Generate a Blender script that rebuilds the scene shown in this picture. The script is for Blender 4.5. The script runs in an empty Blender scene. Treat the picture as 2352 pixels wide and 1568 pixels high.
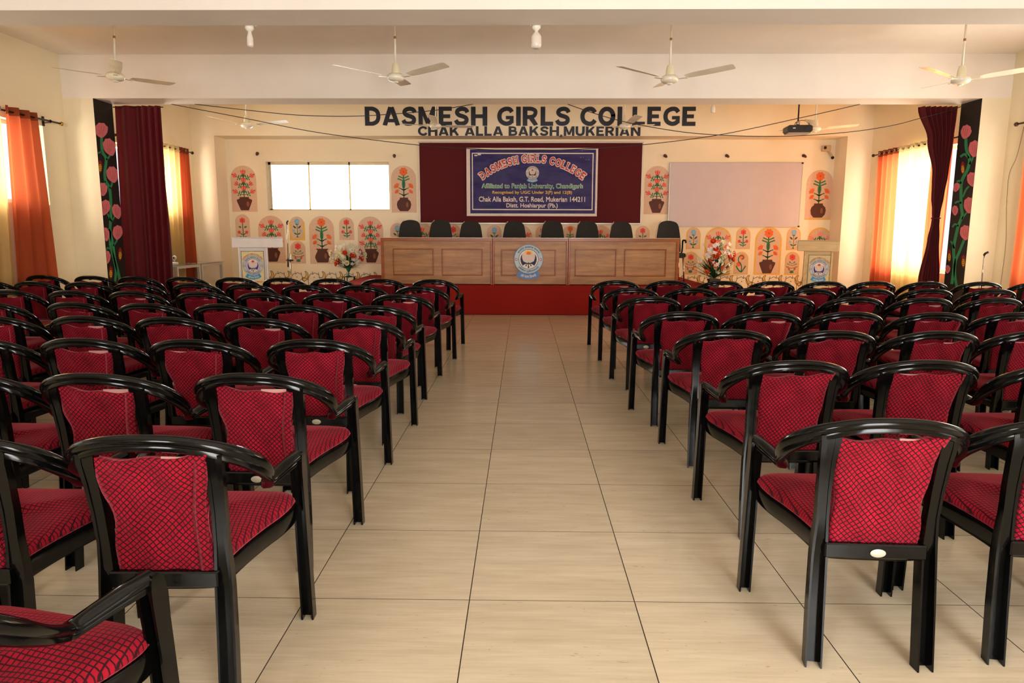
import bpy, math, random
from mathutils import Vector, Matrix
random.seed(7)
PI = math.pi
sc = bpy.context.scene
COL = sc.collection

# ------------------------------------------------------------------ camera
FPX, CAM_H = 1615.76, 1.32437
PITCH, YAW, ROLL = 0.1540165, -0.0151475, -0.0028952
_f = Vector((math.sin(YAW) * math.cos(PITCH), math.cos(YAW) * math.cos(PITCH), -math.sin(PITCH)))
_r = Vector((math.cos(YAW), -math.sin(YAW), 0)); _d = _f.cross(_r)
CR = _r * math.cos(ROLL) + _d * math.sin(ROLL)
CD = -_r * math.sin(ROLL) + _d * math.cos(ROLL)
CF = _f
CC = Vector((0, 0, CAM_H))
camd = bpy.data.cameras.new('camera'); cam = bpy.data.objects.new('camera', camd); COL.objects.link(cam)
camd.sensor_width = 36.0; camd.lens = FPX / 2352 * 36; camd.clip_start = 0.05
cam.matrix_world = Matrix(((CR.x, -CD.x, -CF.x, 0), (CR.y, -CD.y, -CF.y, 0), (CR.z, -CD.z, -CF.z, CAM_H), (0, 0, 0, 1)))
sc.camera = cam

def ray(u, v): return CR * ((u - 1176) / FPX) + CD * ((v - 784) / FPX) + CF
def at_y(u, v, Y): d = ray(u, v); return CC + d * (Y / d.y)       # point of the photo on the plane y = Y
def at_x(u, v, X): d = ray(u, v); return CC + d * (X / d.x)
def at_z(u, v, Z): d = ray(u, v); return CC + d * ((Z - CAM_H) / d.z)

# ------------------------------------------------------------------ world, exposure, daylight
world = bpy.data.worlds.new('world'); sc.world = world; world.use_nodes = True
world.node_tree.nodes['Background'].inputs[0].default_value = (0.95, 0.97, 1.0, 1)
world.node_tree.nodes['Background'].inputs[1].default_value = 1.0
vs = sc.view_settings
vs.view_transform = 'Standard'; vs.look = 'None'; vs.gamma = 1.0; vs.use_curve_mapping = False
vs.exposure = 0.18
sc.cycles.max_bounces = 7; sc.cycles.diffuse_bounces = 5; sc.cycles.glossy_bounces = 3
sc.cycles.transmission_bounces = 4; sc.cycles.transparent_max_bounces = 6
sc.cycles.caustics_reflective = False; sc.cycles.caustics_refractive = False
sc.cycles.sample_clamp_indirect = 6.0
sc.cycles.use_denoising = True; sc.cycles.adaptive_threshold = 0.02

XL, XR, YB, YREAR = -6.2, 6.42, 13.95, -1.9          # hall inside faces
ZC, ZB = 3.645, 3.086                                # ceiling, underside of beams
L_WIN = [(10.9, 13.0), (7.0, 9.29), (3.0, 5.6), (-1.2, 1.6)]
R_WIN = [(10.62, 12.95), (7.2, 9.25), (3.0, 5.6), (-1.2, 1.6)]
LZ, RZ = (1.66, 2.66), (0.72, 2.64)
BWIN = (at_y(610, 371, YB), at_y(895, 483, YB))
REAR_WIN = [(-2.6, -1.4, 1.0, 2.4), (0.9, 2.5, 0.0, 2.5)]

def area(name, loc, direction, sx, sy, watts, color=(1, 1, 1)):
    l = bpy.data.lights.new(name, 'AREA'); l.shape = 'RECTANGLE'; l.size = sx; l.size_y = sy; l.energy = watts; l.color = color
    o = bpy.data.objects.new(name, l); COL.objects.link(o); o.location = loc
    o.rotation_euler = Vector(direction).to_track_quat('-Z', 'Y').to_euler()
    return o
P_L, P_R, P_B, P_REAR = 20.0, 20.0, 45.0, 84.0        # watts per square metre of opening
DAY = (1.0, 0.985, 0.96); SUN = (1.0, 0.88, 0.70); COOL = (1.0, 0.985, 0.965)      # shaded sky, sunlit side, open door
def zsize(z): return z[1] - z[0]
for i, (a, b) in enumerate(L_WIN):
    k = (4.6, 2.4, 0.1, 0.2)[i]      # third-bay lamp dimmed in place of drawn curtains; none are built there
    area('window_daylight', (XL - 0.32, (a + b) / 2, sum(LZ) / 2), (1, 0, 0), zsize(LZ) + 0.1, b - a + 0.1, P_L * (b - a) * zsize(LZ) * k, SUN)
for i, (a, b) in enumerate(R_WIN):
    k = (3.3, 1.6, 0.1, 0.4)[i]
    area('window_daylight', (XR + 0.32, (a + b) / 2, sum(RZ) / 2), (-1, 0, 0), zsize(RZ) + 0.1, b - a + 0.1, P_R * (b - a) * zsize(RZ) * k, SUN)
bw, bh = BWIN[1].x - BWIN[0].x, BWIN[0].z - BWIN[1].z
area('window_daylight', ((BWIN[0].x + BWIN[1].x) / 2, YB + 0.3, (BWIN[0].z + BWIN[1].z) / 2), (0, -1, 0), bw + 0.1, bh + 0.1, P_B * bw * bh, DAY)
for x0, x1, z0, z1 in REAR_WIN:
    area('window_daylight', ((x0 + x1) / 2, YREAR - 0.3, (z0 + z1) / 2), (0, 1, 0), x1 - x0, z1 - z0, P_REAR * (x1 - x0) * (z1 - z0), COOL)

# ------------------------------------------------------------------ colour and material helpers
def lin(h):
    h = h.lstrip('#'); o = []
    for i in (0, 2, 4):
        c = int(h[i:i + 2], 16) / 255
        o.append(c / 12.92 if c <= 0.04045 else ((c + 0.055) / 1.055) ** 2.4)
    return (*o, 1)
class NT:
    def __init__(s, name):
        s.m = bpy.data.materials.new(name); s.m.use_nodes = True; s.t = s.m.node_tree; s.n = s.t.nodes; s.l = s.t.links
        s.b = s.n['Principled BSDF']; s.out = s.n['Material Output']
    def add(s, t, **k):
        n = s.n.new(t)
        for a, v in k.items(): setattr(n, a, v)
        return n
    def link(s, a, b): s.l.new(a, b)
    def coord(s, scale=(1, 1, 1), rot=(0, 0, 0), kind='Object'):
        tc = s.add('ShaderNodeTexCoord'); mp = s.add('ShaderNodeMapping')
        mp.inputs['Scale'].default_value = scale; mp.inputs['Rotation'].default_value = rot
        s.link(tc.outputs[kind], mp.inputs[0]); return mp.outputs[0]
    def noise(s, vec, scale, detail=3, rough=0.5):
        n = s.add('ShaderNodeTexNoise'); n.inputs['Scale'].default_value = scale; n.inputs['Detail'].default_value = detail
        n.inputs['Roughness'].default_value = rough
        if vec: s.link(vec, n.inputs['Vector'])
        return n.outputs['Fac']
    def ramp(s, fac, stops):
        r = s.add('ShaderNodeValToRGB'); e = r.color_ramp.elements
        while len(e) < len(stops): e.new(0.5)
        for i, (p, c) in enumerate(stops): e[i].position = p; e[i].color = c
        s.link(fac, r.inputs[0]); return r.outputs[0]
    def math(s, op, a, b=None, c=None):
        n = s.add('ShaderNodeMath', operation=op)
        for i, v in enumerate((a, b, c)):
            if v is None: continue
            if isinstance(v, (int, float)): n.inputs[i].default_value = v
            else: s.link(v, n.inputs[i])
        return n.outputs[0]
    def mix(s, fac, a, b, blend='MIX'):
        n = s.add('ShaderNodeMix', data_type='RGBA', blend_type=blend)
        for sock, v in ((n.inputs['Factor'], fac), (n.inputs[6], a), (n.inputs[7], b)):
            if isinstance(v, (int, float)): sock.default_value = v
            elif isinstance(v, tuple): sock.default_value = v
            else: s.link(v, sock)
        return n.outputs[2]
    def bump(s, h, strength=0.2, dist=0.01):
        b = s.add('ShaderNodeBump'); b.inputs['Strength'].default_value = strength; b.inputs['Distance'].default_value = dist
        s.link(h, b.inputs['Height']); s.link(b.outputs[0], s.b.inputs['Normal'])
    def set(s, **k):
        for a, v in k.items():
            i = s.b.inputs[a.replace('_', ' ')]
            if isinstance(v, (int, float, tuple)): i.default_value = v
            else: s.link(v, i)
        return s
MATS = {}
def plain(name, hexc, rough=0.5, metal=0.0, spec=0.5, var=0.06, vscale=6.0, bump=0.0):
    if name in MATS: return MATS[name]
    t = NT(name); c = lin(hexc)
    if var:
        v = t.coord(); n = t.noise(v, vscale, 4)
        lo = tuple(x * (1 - var) for x in c[:3]) + (1,); hi = tuple(min(1, x * (1 + var)) for x in c[:3]) + (1,)
        t.set(Base_Color=t.ramp(n, [(0.3, lo), (0.7, hi)]))
        if bump: t.bump(n, bump, 0.01)
    else: t.set(Base_Color=c)
    t.set(Roughness=rough, Metallic=metal, Specular_IOR_Level=spec)
    MATS[name] = t.m; return t.m

def plaster(name, hexc, stain=0.05):
    t = NT(name); c = lin(hexc); v = t.coord(kind='Object')
    big = t.noise(v, 0.8, 4, 0.6); fine = t.noise(v, 40, 3)
    lo = tuple(x * (1 - stain * 1.6) for x in c[:3]) + (1,); hi = tuple(min(1, x * (1 + stain * .5)) for x in c[:3]) + (1,)
    t.set(Base_Color=t.ramp(big, [(0.3, lo), (0.6, c), (0.8, hi)]), Roughness=0.75, Specular_IOR_Level=0.25)
    t.bump(t.math('ADD', t.math('MULTIPLY', big, 3.0), t.math('MULTIPLY', fine, 0.4)), 0.12, 0.02)
    MATS[name] = t.m; return t.m
M_WALL = plaster('cream_plaster', 'F2E6C8'); M_BACK = plaster('back_wall_plaster', 'F8EACF', 0.03); M_BEAM = plaster('beam_plaster', 'F3EBE2', 0.04)

def tile_mat():
    t = NT('travertine_tile'); info = t.add('ShaderNodeObjectInfo')
    tc = t.add('ShaderNodeTexCoord'); addv = t.add('ShaderNodeVectorMath', operation='ADD')
    sc_ = t.add('ShaderNodeVectorMath', operation='SCALE'); comb = t.add('ShaderNodeCombineXYZ')
    for i in range(3): t.link(info.outputs['Random'], comb.inputs[i])
    t.link(comb.outputs[0], sc_.inputs[0]); sc_.inputs['Scale'].default_value = 9.0
    t.link(tc.outputs['Object'], addv.inputs[0]); t.link(sc_.outputs[0], addv.inputs[1])
    def mp(s):
        m = t.add('ShaderNodeMapping'); m.inputs['Scale'].default_value = s; t.link(addv.outputs[0], m.inputs[0]); return m.outputs[0]
    a = t.noise(mp((1.2, 9, 1)), 2.2, 5, 0.6); b = t.noise(mp((3, 60, 1)), 1.6, 3)
    col = t.ramp(t.math('ADD', t.math('MULTIPLY', a, 0.65), t.math('MULTIPLY', b, 0.35)),
                 [(0.30, lin('B3A58C')), (0.5, lin('BFB199')), (0.70, lin('CABDA6'))])
    spk = t.noise(mp((14, 70, 1)), 2.0, 2); msk = t.ramp(spk, [(0.69, (0, 0, 0, 1)), (0.74, (1, 1, 1, 1))])
    spread = t.ramp(t.noise(mp((2, 5, 1)), 2.0, 2), [(0.5, (0, 0, 0, 1)), (0.62, (1, 1, 1, 1))])
    col = t.mix(t.math('MULTIPLY', t.math('MULTIPLY', msk, spread), 0.6), col, lin('7A6248'))
    hue = t.math('MULTIPLY_ADD', info.outputs['Random'], 0.10, 0.94)
    hsv = t.add('ShaderNodeHueSaturation'); t.link(col, hsv.inputs['Color']); t.link(hue, hsv.inputs['Value'])
    t.set(Base_Color=hsv.outputs[0], Roughness=t.math('MULTIPLY_ADD', a, 0.12, 0.13), Specular_IOR_Level=0.5)
    return t.m
M_TILE = tile_mat(); M_GROUT = plain('grout', '4E4032', 0.9)

def black_plastic():
    t = NT('black_plastic'); v = t.coord()
    n = t.noise(v, 30, 5, 0.6); d = t.noise(v, 5, 3)
    t.set(Base_Color=t.ramp(d, [(0.4, lin('040404')), (0.8, lin('0b0a09'))]),
          Roughness=t.ramp(n, [(0.35, (0.10,) * 3 + (1,)), (0.75, (0.20,) * 3 + (1,))]), Specular_IOR_Level=0.22)
    return t.m
M_BLACK = black_plastic()

def velvet(name, rot, plane):
    """red velvet with a dark fishnet print; plane picks the two axes the net runs along"""
    t = NT(name); tc = t.add('ShaderNodeTexCoord'); sep = t.add('ShaderNodeSeparateXYZ')
    warp = t.add('ShaderNodeTexNoise'); warp.inputs['Scale'].default_value = 5.0
    t.link(tc.outputs['Object'], warp.inputs['Vector'])
    wv = t.add('ShaderNodeVectorMath', operation='MULTIPLY_ADD'); t.link(warp.outputs['Color'], wv.inputs[0])
    wv.inputs[1].default_value = (0.03, 0.03, 0.03); t.link(tc.outputs['Object'], wv.inputs[2])
    t.link(wv.outputs[0], sep.inputs[0])
    a, b = sep.outputs[plane[0]], sep.outputs[plane[1]]
    c, s_ = math.cos(rot), math.sin(rot)
    p = t.math('ADD', t.math('MULTIPLY', a, c), t.math('MULTIPLY', b, s_))
    q = t.math('SUBTRACT', t.math('MULTIPLY', b, c), t.math('MULTIPLY', a, s_))
    cell = 0.0128
    lines = []
    for k in (p, q):
        fr = t.math('FRACT', t.math('DIVIDE', k, cell))
        dd = t.math('ABSOLUTE', t.math('SUBTRACT', fr, 0.5))
        lines.append(t.ramp(dd, [(0.34, (0, 0, 0, 1)), (0.42, (1, 1, 1, 1))]))
    net = t.math('MAXIMUM', lines[0], lines[1])
    shade = t.noise(t.coord(), 9, 4, 0.6)
    red = t.ramp(shade, [(0.3, lin('6E0315')), (0.7, lin('8E0920'))])
    t.set(Base_Color=t.mix(net, red, lin('22030A')), Roughness=0.85, Specular_IOR_Level=0.15,
          Sheen_Weight=0.35, Sheen_Roughness=0.4, Sheen_Tint=lin('FF7A8A'))
    t.bump(t.math('SUBTRACT', t.math('MULTIPLY', shade, 2.0), net), 0.25, 0.002)
    return t.m
M_SEAT = velvet('red_velvet_seat', 0.12, (0, 1)); M_COVER = velvet('red_velvet_cover', 0.72, (0, 2))

def wood(name, base, dark, rough=0.4, scale=1.0, axis=0):
    t = NT(name); s = [18 * scale] * 3; s[axis] = 1.6 * scale
    v = t.coord(tuple(s)); n = t.noise(v, 1.0, 6, 0.65); k = t.noise(t.coord((3, 3, 7)), 1.3, 3)
    t.set(Base_Color=t.mix(t.ramp(k, [(0.45, (0, 0, 0, 1)), (0.7, (.5, .5, .5, 1))]),
                           t.ramp(n, [(0.3, lin(dark)), (0.62, lin(base))]), lin(dark)), Roughness=rough, Specular_IOR_Level=0.4)
    t.bump(n, 0.08, 0.005); return t.m
M_VENEER = wood('oak_veneer', 'B4814E', '8C5E36'); M_TRIM = wood('teak_trim', 'A3531A', '7A3D10', 0.3)
M_LECT = wood('beech_laminate', 'D9BD8C', 'C5A672', 0.5)
def fabric(name, hexc, transl, rough=0.9, fold=0.0, sheen=0.0):
    """curtain cloth: part of the light passes through"""
    t = NT(name); c = lin(hexc); v = t.coord((1, 1, 0.15)); n = t.noise(v, 60, 3); w = t.noise(t.coord(), 3, 3)
    col = t.mix(t.math('MULTIPLY', n, 0.25), c, tuple(x * 0.7 for x in c[:3]) + (1,))
    t.set(Base_Color=col, Roughness=rough, Specular_IOR_Level=0.15, Sheen_Weight=sheen)
    t.bump(t.math('ADD', n, t.math('MULTIPLY', w, 3.0)), 0.15, 0.003)
    if transl:
        tr = t.add('ShaderNodeBsdfTranslucent'); t.link(col, tr.inputs[0])
        mx = t.add('ShaderNodeMixShader'); mx.inputs[0].default_value = transl
        t.link(t.b.outputs[0], mx.inputs[1]); t.link(tr.outputs[0], mx.inputs[2]); t.link(mx.outputs[0], t.out.inputs[0])
    MATS[name] = t.m; return t.m
M_ORANGE = fabric('orange_curtain', 'C0603C', 0.55); M_CREAMC = fabric('cream_curtain', 'DFC488', 0.55)
M_HEADER = fabric('curtain_header', '8A4526', 0.2); M_CHEADER = fabric('cream_header', 'C9B78C', 0.3)
M_MAROON = fabric('maroon_curtain', '5A0813', 0.06, 0.6, sheen=0.15)
M_CARPET = fabric('red_carpet', '8A1C15', 0)
M_WHITEP = plain('white_paint', 'E8E2D6', 0.35); M_CREAMP = plain('cream_enamel', 'EDE6D2', 0.25, spec=0.6)
M_STEEL = plain('chrome', 'B8B4AE', 0.2, 1.0, var=0.03); M_DARKM = plain('dark_metal', '3A2A22', 0.4, 0.8)
M_BRASS = plain('brass', 'C9A24A', 0.25, 1.0, var=0.03)
M_BLKP = plain('matt_black', '0C0B0A', 0.5); M_GREYC = plain('charcoal_fabric', '23211F', 0.85)
M_WHITEB = plain('whiteboard', 'CDBFC6', 0.35, var=0.02); M_FELT = plain('maroon_felt', '560C14', 0.95, var=0.08, vscale=60)
M_ALU = plain('aluminium', 'C9C2B6', 0.4, 0.6)
M_BLACKPAINT = plain('black_wall_paint', '1D1512', 0.6, var=0.1)
def paint(hexc, rough=0.65): return plain('paint_' + hexc, hexc, rough, var=0.08, vscale=40)
def glass_mat():
    t = NT('window_glass'); t.set(Base_Color=(1, 1, 1, 1), Roughness=0.25, Transmission_Weight=1.0, IOR=1.02, Specular_IOR_Level=0.3); return t.m
M_GLASS = glass_mat()
def tglass():
    t = NT('table_glass'); t.set(Base_Color=(0.75, 0.9, 0.85, 1), Roughness=0.03, Transmission_Weight=0.9, IOR=1.45); return t.m
M_TGLASS = tglass()
M_BULB = plain('bulb_glass', 'E9DED2', 0.15, spec=0.6, var=0)

# ------------------------------------------------------------------ mesh helpers
class MB:
    def __init__(s): s.v = []; s.f = []
    def add(s, verts, faces):
        k = len(s.v); s.v += [tuple(p) for p in verts]; s.f += [tuple(i + k for i in f) for f in faces]; return s
    def box(s, x0, x1, y0, y1, z0, z1):
        return s.add([(x0, y0, z0), (x1, y0, z0), (x1, y1, z0), (x0, y1, z0), (x0, y0, z1), (x1, y0, z1), (x1, y1, z1), (x0, y1, z1)],
                     [(0, 3, 2, 1), (4, 5, 6, 7), (0, 1, 5, 4), (1, 2, 6, 5), (2, 3, 7, 6), (3, 0, 4, 7)])
    def bbox(s, x0, x1, y0, y1, z0, z1, b=0.006):
        """box with chamfered edges"""
        X = [x0, x0 + b, x1 - b, x1]; Y = [y0, y0 + b, y1 - b, y1]; Z = [z0, z0 + b, z1 - b, z1]; P = {}; vs_ = []
        def V(i, j, k):
            if (i, j, k) not in P: P[(i, j, k)] = len(vs_); vs_.append((X[i], Y[j], Z[k]))
            return P[(i, j, k)]
        F = []
        for a in (0, 3):
            F.append([V(a, 1, 1), V(a, 2, 1), V(a, 2, 2), V(a, 1, 2)][::1 if a else -1])
            F.append([V(1, a, 1), V(2, a, 1), V(2, a, 2), V(1, a, 2)][::-1 if a else 1])
            F.append([V(1, 1, a), V(2, 1, a), V(2, 2, a), V(1, 2, a)][::1 if a else -1])
        for a in (0, 3):
            for c in (0, 3):
                ia, ic = (1 if a == 0 else 2), (1 if c == 0 else 2)
                F.append([V(a, ic, 1), V(a, ic, 2), V(ia, c, 2), V(ia, c, 1)])
                F.append([V(a, 1, ic), V(a, 2, ic), V(ia, 2, c), V(ia, 1, c)])
                F.append([V(1, a, ic), V(2, a, ic), V(2, ia, c), V(1, ia, c)])
                for e in (0, 3):
                    ie = 1 if e == 0 else 2
                    F.append([V(a, ic, ie), V(ia, c, ie), V(ia, ic, e)])
        return s.add(vs_, F)
    def loft(s, rings, closed=True, cap=True):
        n = len(rings[0]); vs_ = [p for r in rings for p in r]; F = []
        for i in range(len(rings) - 1):
            for j in range(n if closed else n - 1):
                a, b = i * n + j, i * n + (j + 1) % n
                F.append((a, b, b + n, a + n))
        if cap and closed: F.append(tuple(range(n))[::-1]); F.append(tuple(range((len(rings) - 1) * n, len(rings) * n)))
        return s.add(vs_, F)
    def lathe(s, prof, cx=0, cy=0, n=20, cap=True):
        return s.loft([[(cx + r * math.cos(2 * PI * i / n), cy + r * math.sin(2 * PI * i / n), z) for i in range(n)] for r, z in prof], True, cap)
    def tube(s, pts, r, n=8, cap=True):
        pts = [Vector(p) for p in pts]; rings = []; prev = None
        for i, p in enumerate(pts):
            t = (pts[min(i + 1, len(pts) - 1)] - pts[max(i - 1, 0)]).normalized()
            if prev is None: a = t.cross(Vector((0, 0, 1)) if abs(t.z) < 0.9 else Vector((1, 0, 0))).normalized()
            else: a = (prev - t * prev.dot(t)).normalized()
            prev = a; b = t.cross(a); rr = r[i] if isinstance(r, (list, tuple)) else r
            rings.append([p + a * (rr * math.cos(2 * PI * k / n)) + b * (rr * math.sin(2 * PI * k / n)) for k in range(n)])
        return s.loft(rings, True, cap)
    def sphere(s, c, r, n=12, m=8, sq=(1, 1, 1)):
        return s.loft([[(c[0] + r * sq[0] * math.sin(PI * i / m) * math.cos(2 * PI * j / n), c[1] + r * sq[1] * math.sin(PI * i / m) * math.sin(2 * PI * j / n),
                         c[2] - r * sq[2] * math.cos(PI * i / m)) for j in range(n)] for i in [0.02] + list(range(1, m)) + [m - 0.02]], True, True)
    def torus(s, c, R, r, axis='y', n=14, m=6):
        rings = []
        for i in range(n + 1):
            a = 2 * PI * i / n; ring = []
            for j in range(m):
                b = 2 * PI * j / m; q = R + r * math.cos(b); h = r * math.sin(b)
                p = {'y': (q * math.cos(a), h, q * math.sin(a)), 'x': (h, q * math.cos(a), q * math.sin(a)), 'z': (q * math.cos(a), q * math.sin(a), h)}[axis]
                ring.append((c[0] + p[0], c[1] + p[1], c[2] + p[2]))
            rings.append(ring)
        return s.loft(rings, True, False)
    def mesh(s, name, mat, smooth=False, angle=None):
        m = bpy.data.meshes.new(name); m.from_pydata(s.v, [], s.f); m.update()
        m.materials.append(mat)
        if smooth:
            m.polygons.foreach_set('use_smooth', [True] * len(m.polygons))
            if angle: m.set_sharp_from_angle(angle=math.radians(angle))
        return m
    def obj(s, name, mat, parent=None, smooth=False, angle=None):
        return put(name, s.mesh(name, mat, smooth, angle), parent)
def put(name, mesh, parent=None, loc=None):
    o = bpy.data.objects.new(name, mesh); COL.objects.link(o)
    if parent: o.parent = parent
    if loc: o.location = loc
    return o
def thing(name, label, cat, loc=(0, 0, 0), rz=0.0, group=None):
    o = bpy.data.objects.new(name, None); COL.objects.link(o); o.location = loc; o.rotation_euler = (0, 0, rz)
    o.empty_display_size = 0.1
    return tag(o, label, cat, group)
def tag(o, label, cat, group=None):
    o['label'] = label; o['category'] = cat
    if group: o['group'] = group
    return o
def struct(o, label=None):
    o['kind'] = 'structure'
    if label: o['label'] = label
    return o
def spline(pts, k=6, closed=False):
    """Catmull-Rom through points of any size"""
    pts = [Vector(p) for p in pts]; n = len(pts); out = []
    for i in range(n if closed else n - 1):
        if closed: p0, p1, p2, p3 = pts[i - 1], pts[i], pts[(i + 1) % n], pts[(i + 2) % n]
        else: p0, p1, p2, p3 = pts[max(i - 1, 0)], pts[i], pts[i + 1], pts[min(i + 2, n - 1)]
        for j in range(k):
            t = j / k
            out.append(0.5 * ((2 * p1) + (p2 - p0) * t + (2 * p0 - 5 * p1 + 4 * p2 - p3) * t * t + (3 * p1 - p0 - 3 * p2 + p3) * t ** 3))
    if not closed: out.append(pts[-1])
    return out
def sweep(mb, path, prof, ws=None, hs=None):
    """profile (out, up) along a path, kept upright"""
    rings = []
    for i, p in enumerate(path):
        t = (path[min(i + 1, len(path) - 1)] - path[max(i - 1, 0)]).normalized()
        b = (Vector((0, 0, 1)) - t * t.z).normalized(); n = t.cross(b)
        w = ws[i] if ws else 1; h = hs[i] if hs else 1
        rings.append([p + n * (a * w) + b * (c * h) for a, c in prof])
    return mb.loft(rings, True, True)

# text as flat meshes in the x-z plane, facing -y
class TV(list):
    """2D points with a hair of lift each, so that overlaid strokes never share a plane"""
    lift = None
def keep(v, pts):
    o = TV(pts); o.lift = getattr(v, 'lift', None); return o
def text_geo(body, offset=0.0, spacing=1.0, res=3):
    """outline of a line of text; offset thickens the strokes by overlaying shifted copies"""
    cu = bpy.data.curves.new('txt', 'FONT'); cu.body = body; cu.align_x = 'CENTER'; cu.space_character = spacing
    cu.resolution_u = res; cu.fill_mode = 'BOTH'
    ob = bpy.data.objects.new('txt', cu); COL.objects.link(ob)
    dg = bpy.context.evaluated_depsgraph_get(); dg.update()
    me = bpy.data.meshes.new_from_object(ob.evaluated_get(dg))
    v = [(q.co.x, q.co.y) for q in me.vertices]; f = [tuple(p.vertices) for p in me.polygons]
    bpy.data.objects.remove(ob); bpy.data.curves.remove(cu); bpy.data.meshes.remove(me)
    if offset:
        V, F = TV(), []; V.lift = []
        for k in range(8):
            V.lift += [k * .0001] * len(v)
            dx_, dy_ = offset * .75 * math.cos(k * PI / 4), offset * math.sin(k * PI / 4) * .9
            if k % 2: dx_, dy_ = (math.copysign(offset * .75, dx_), math.copysign(offset * .9, dy_))
            F += [tuple(i + len(V) for i in q) for q in f]; V += [(a + dx_, b + dy_) for a, b in v]
        return V, F
    return v, f
def text_fit(body, w, h, offset=0.0, spacing=1.0, ref=None):
    """text scaled so that its box (or that of ref) fills w x h, centred on 0"""
    v, f = text_geo(body, offset, spacing)
    xs = [p[0] for p in v]; ys = [p[1] for p in v]
    x0, x1, y0, y1 = min(xs), max(xs), min(ys), max(ys)
    if ref:
        rv, _ = text_geo(ref, offset); y0, y1 = min(p[1] for p in rv), max(p[1] for p in rv)
    return keep(v, [((p[0] - (x0 + x1) / 2) * w / (x1 - x0), (p[1] - (y0 + y1) / 2) * h / (y1 - y0)) for p in v]), f
# block capitals drawn with a flat brush: strokes in a box one unit high
_S = .25
CAPS = {
 'D': (.85, [([(.125, 0), (.125, 1)], _S, 0), ([(.125, .89), (.42, .89), (.66, .76), (.735, .5), (.66, .24), (.42, .11), (.125, .11)], .22, 5)], [.125], [.125]),
 'A': (.95, [([(.12, 0), (.45, 1)], _S, 0), ([(.83, 0), (.50, 1)], _S, 0), ([(.28, .27), (.67, .27)], .18, 0)], [.12, .83], []),
 'S': (.80, [([(.71, .70), (.62, .84), (.42, .89), (.21, .82), (.15, .68), (.26, .56), (.45, .50), (.62, .42), (.66, .29), (.58, .16), (.38, .11), (.18, .15), (.08, .30)], .225, 4)], [], []),
 'M': (1.0, [([(.12, 0), (.12, 1)], .23, 0), ([(.88, 0), (.88, 1)], .23, 0), ([(.16, 1), (.5, .12)], .2, 0), ([(.84, 1), (.5, .12)], .2, 0)], [.12, .88], [.12, .88]),
 'E': (.74, [([(.125, 0), (.125, 1)], _S, 0), ([(.125, .89), (.71, .89)], .22, 0), ([(.125, .5), (.62, .5)], .2, 0), ([(.125, .11), (.72, .11)], .22, 0)], [.125], [.125]),
 'H': (.88, [([(.125, 0), (.125, 1)], _S, 0), ([(.755, 0), (.755, 1)], _S, 0), ([(.125, .5), (.755, .5)], .2, 0)], [.125, .755], [.125, .755]),
 'G': (.93, [([(.81, .72), (.69, .86), (.48, .89), (.22, .76), (.13, .5), (.22, .24), (.48, .11), (.70, .16), (.79, .26)], .23, 4), ([(.48, .43), (.90, .43)], .18, 0), ([(.80, .43), (.80, .14)], .2, 0)], [], []),
 'I': (.26, [([(.13, 0), (.13, 1)], _S, 0)], [.13], [.13]),
 'R': (.86, [([(.125, 0), (.125, 1)], _S, 0), ([(.125, .89), (.45, .89), (.66, .80), (.68, .66), (.60, .52), (.40, .46), (.125, .46)], .21, 4), ([(.42, .46), (.72, 0)], .26, 0)], [.125, .74], [.125]),
 'L': (.70, [([(.125, 0), (.125, 1)], _S, 0), ([(.125, .11), (.68, .11)], .22, 0)], [.125], [.125]),
 'C': (.87, [([(.80, .70), (.68, .85), (.47, .89), (.22, .76), (.13, .5), (.22, .24), (.47, .11), (.68, .15), (.81, .30)], .23, 4)], [], []),
 'O': (.94, [([(.47 + .34 * math.cos(2 * PI * i / 24), .5 + .39 * math.sin(2 * PI * i / 24)) for i in range(26)], .24, 0)], [], []),
 'K': (.88, [([(.125, 0), (.125, 1)], _S, 0), ([(.22, .38), (.74, 1)], .24, 0), ([(.40, .60), (.76, 0)], .26, 0)], [.125], [.125]),
 'B': (.80, [([(.125, 0), (.125, 1)], _S, 0), ([(.125, .89), (.42, .89), (.60, .82), (.60, .62), (.42, .54), (.125, .54)], .2, 4), ([(.125, .5), (.48, .5), (.67, .42), (.67, .2), (.48, .11), (.125, .11)], .21, 4)], [.125], [.125]),
 'U': (.86, [([(.125, 1), (.125, .42), (.20, .20), (.43, .11), (.66, .20), (.735, .42), (.735, 1)], .24, 4)], [], [.125, .735]),
 'N': (.90, [([(.125, 0), (.125, 1)], _S, 0), ([(.775, 0), (.775, 1)], _S, 0), ([(.14, 1), (.76, 0)], .25, 0)], [.125], [.125]),
 ',': (.24, [([(.13, .13), (.07, -.14)], .2, 0)], [], [])}
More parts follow.
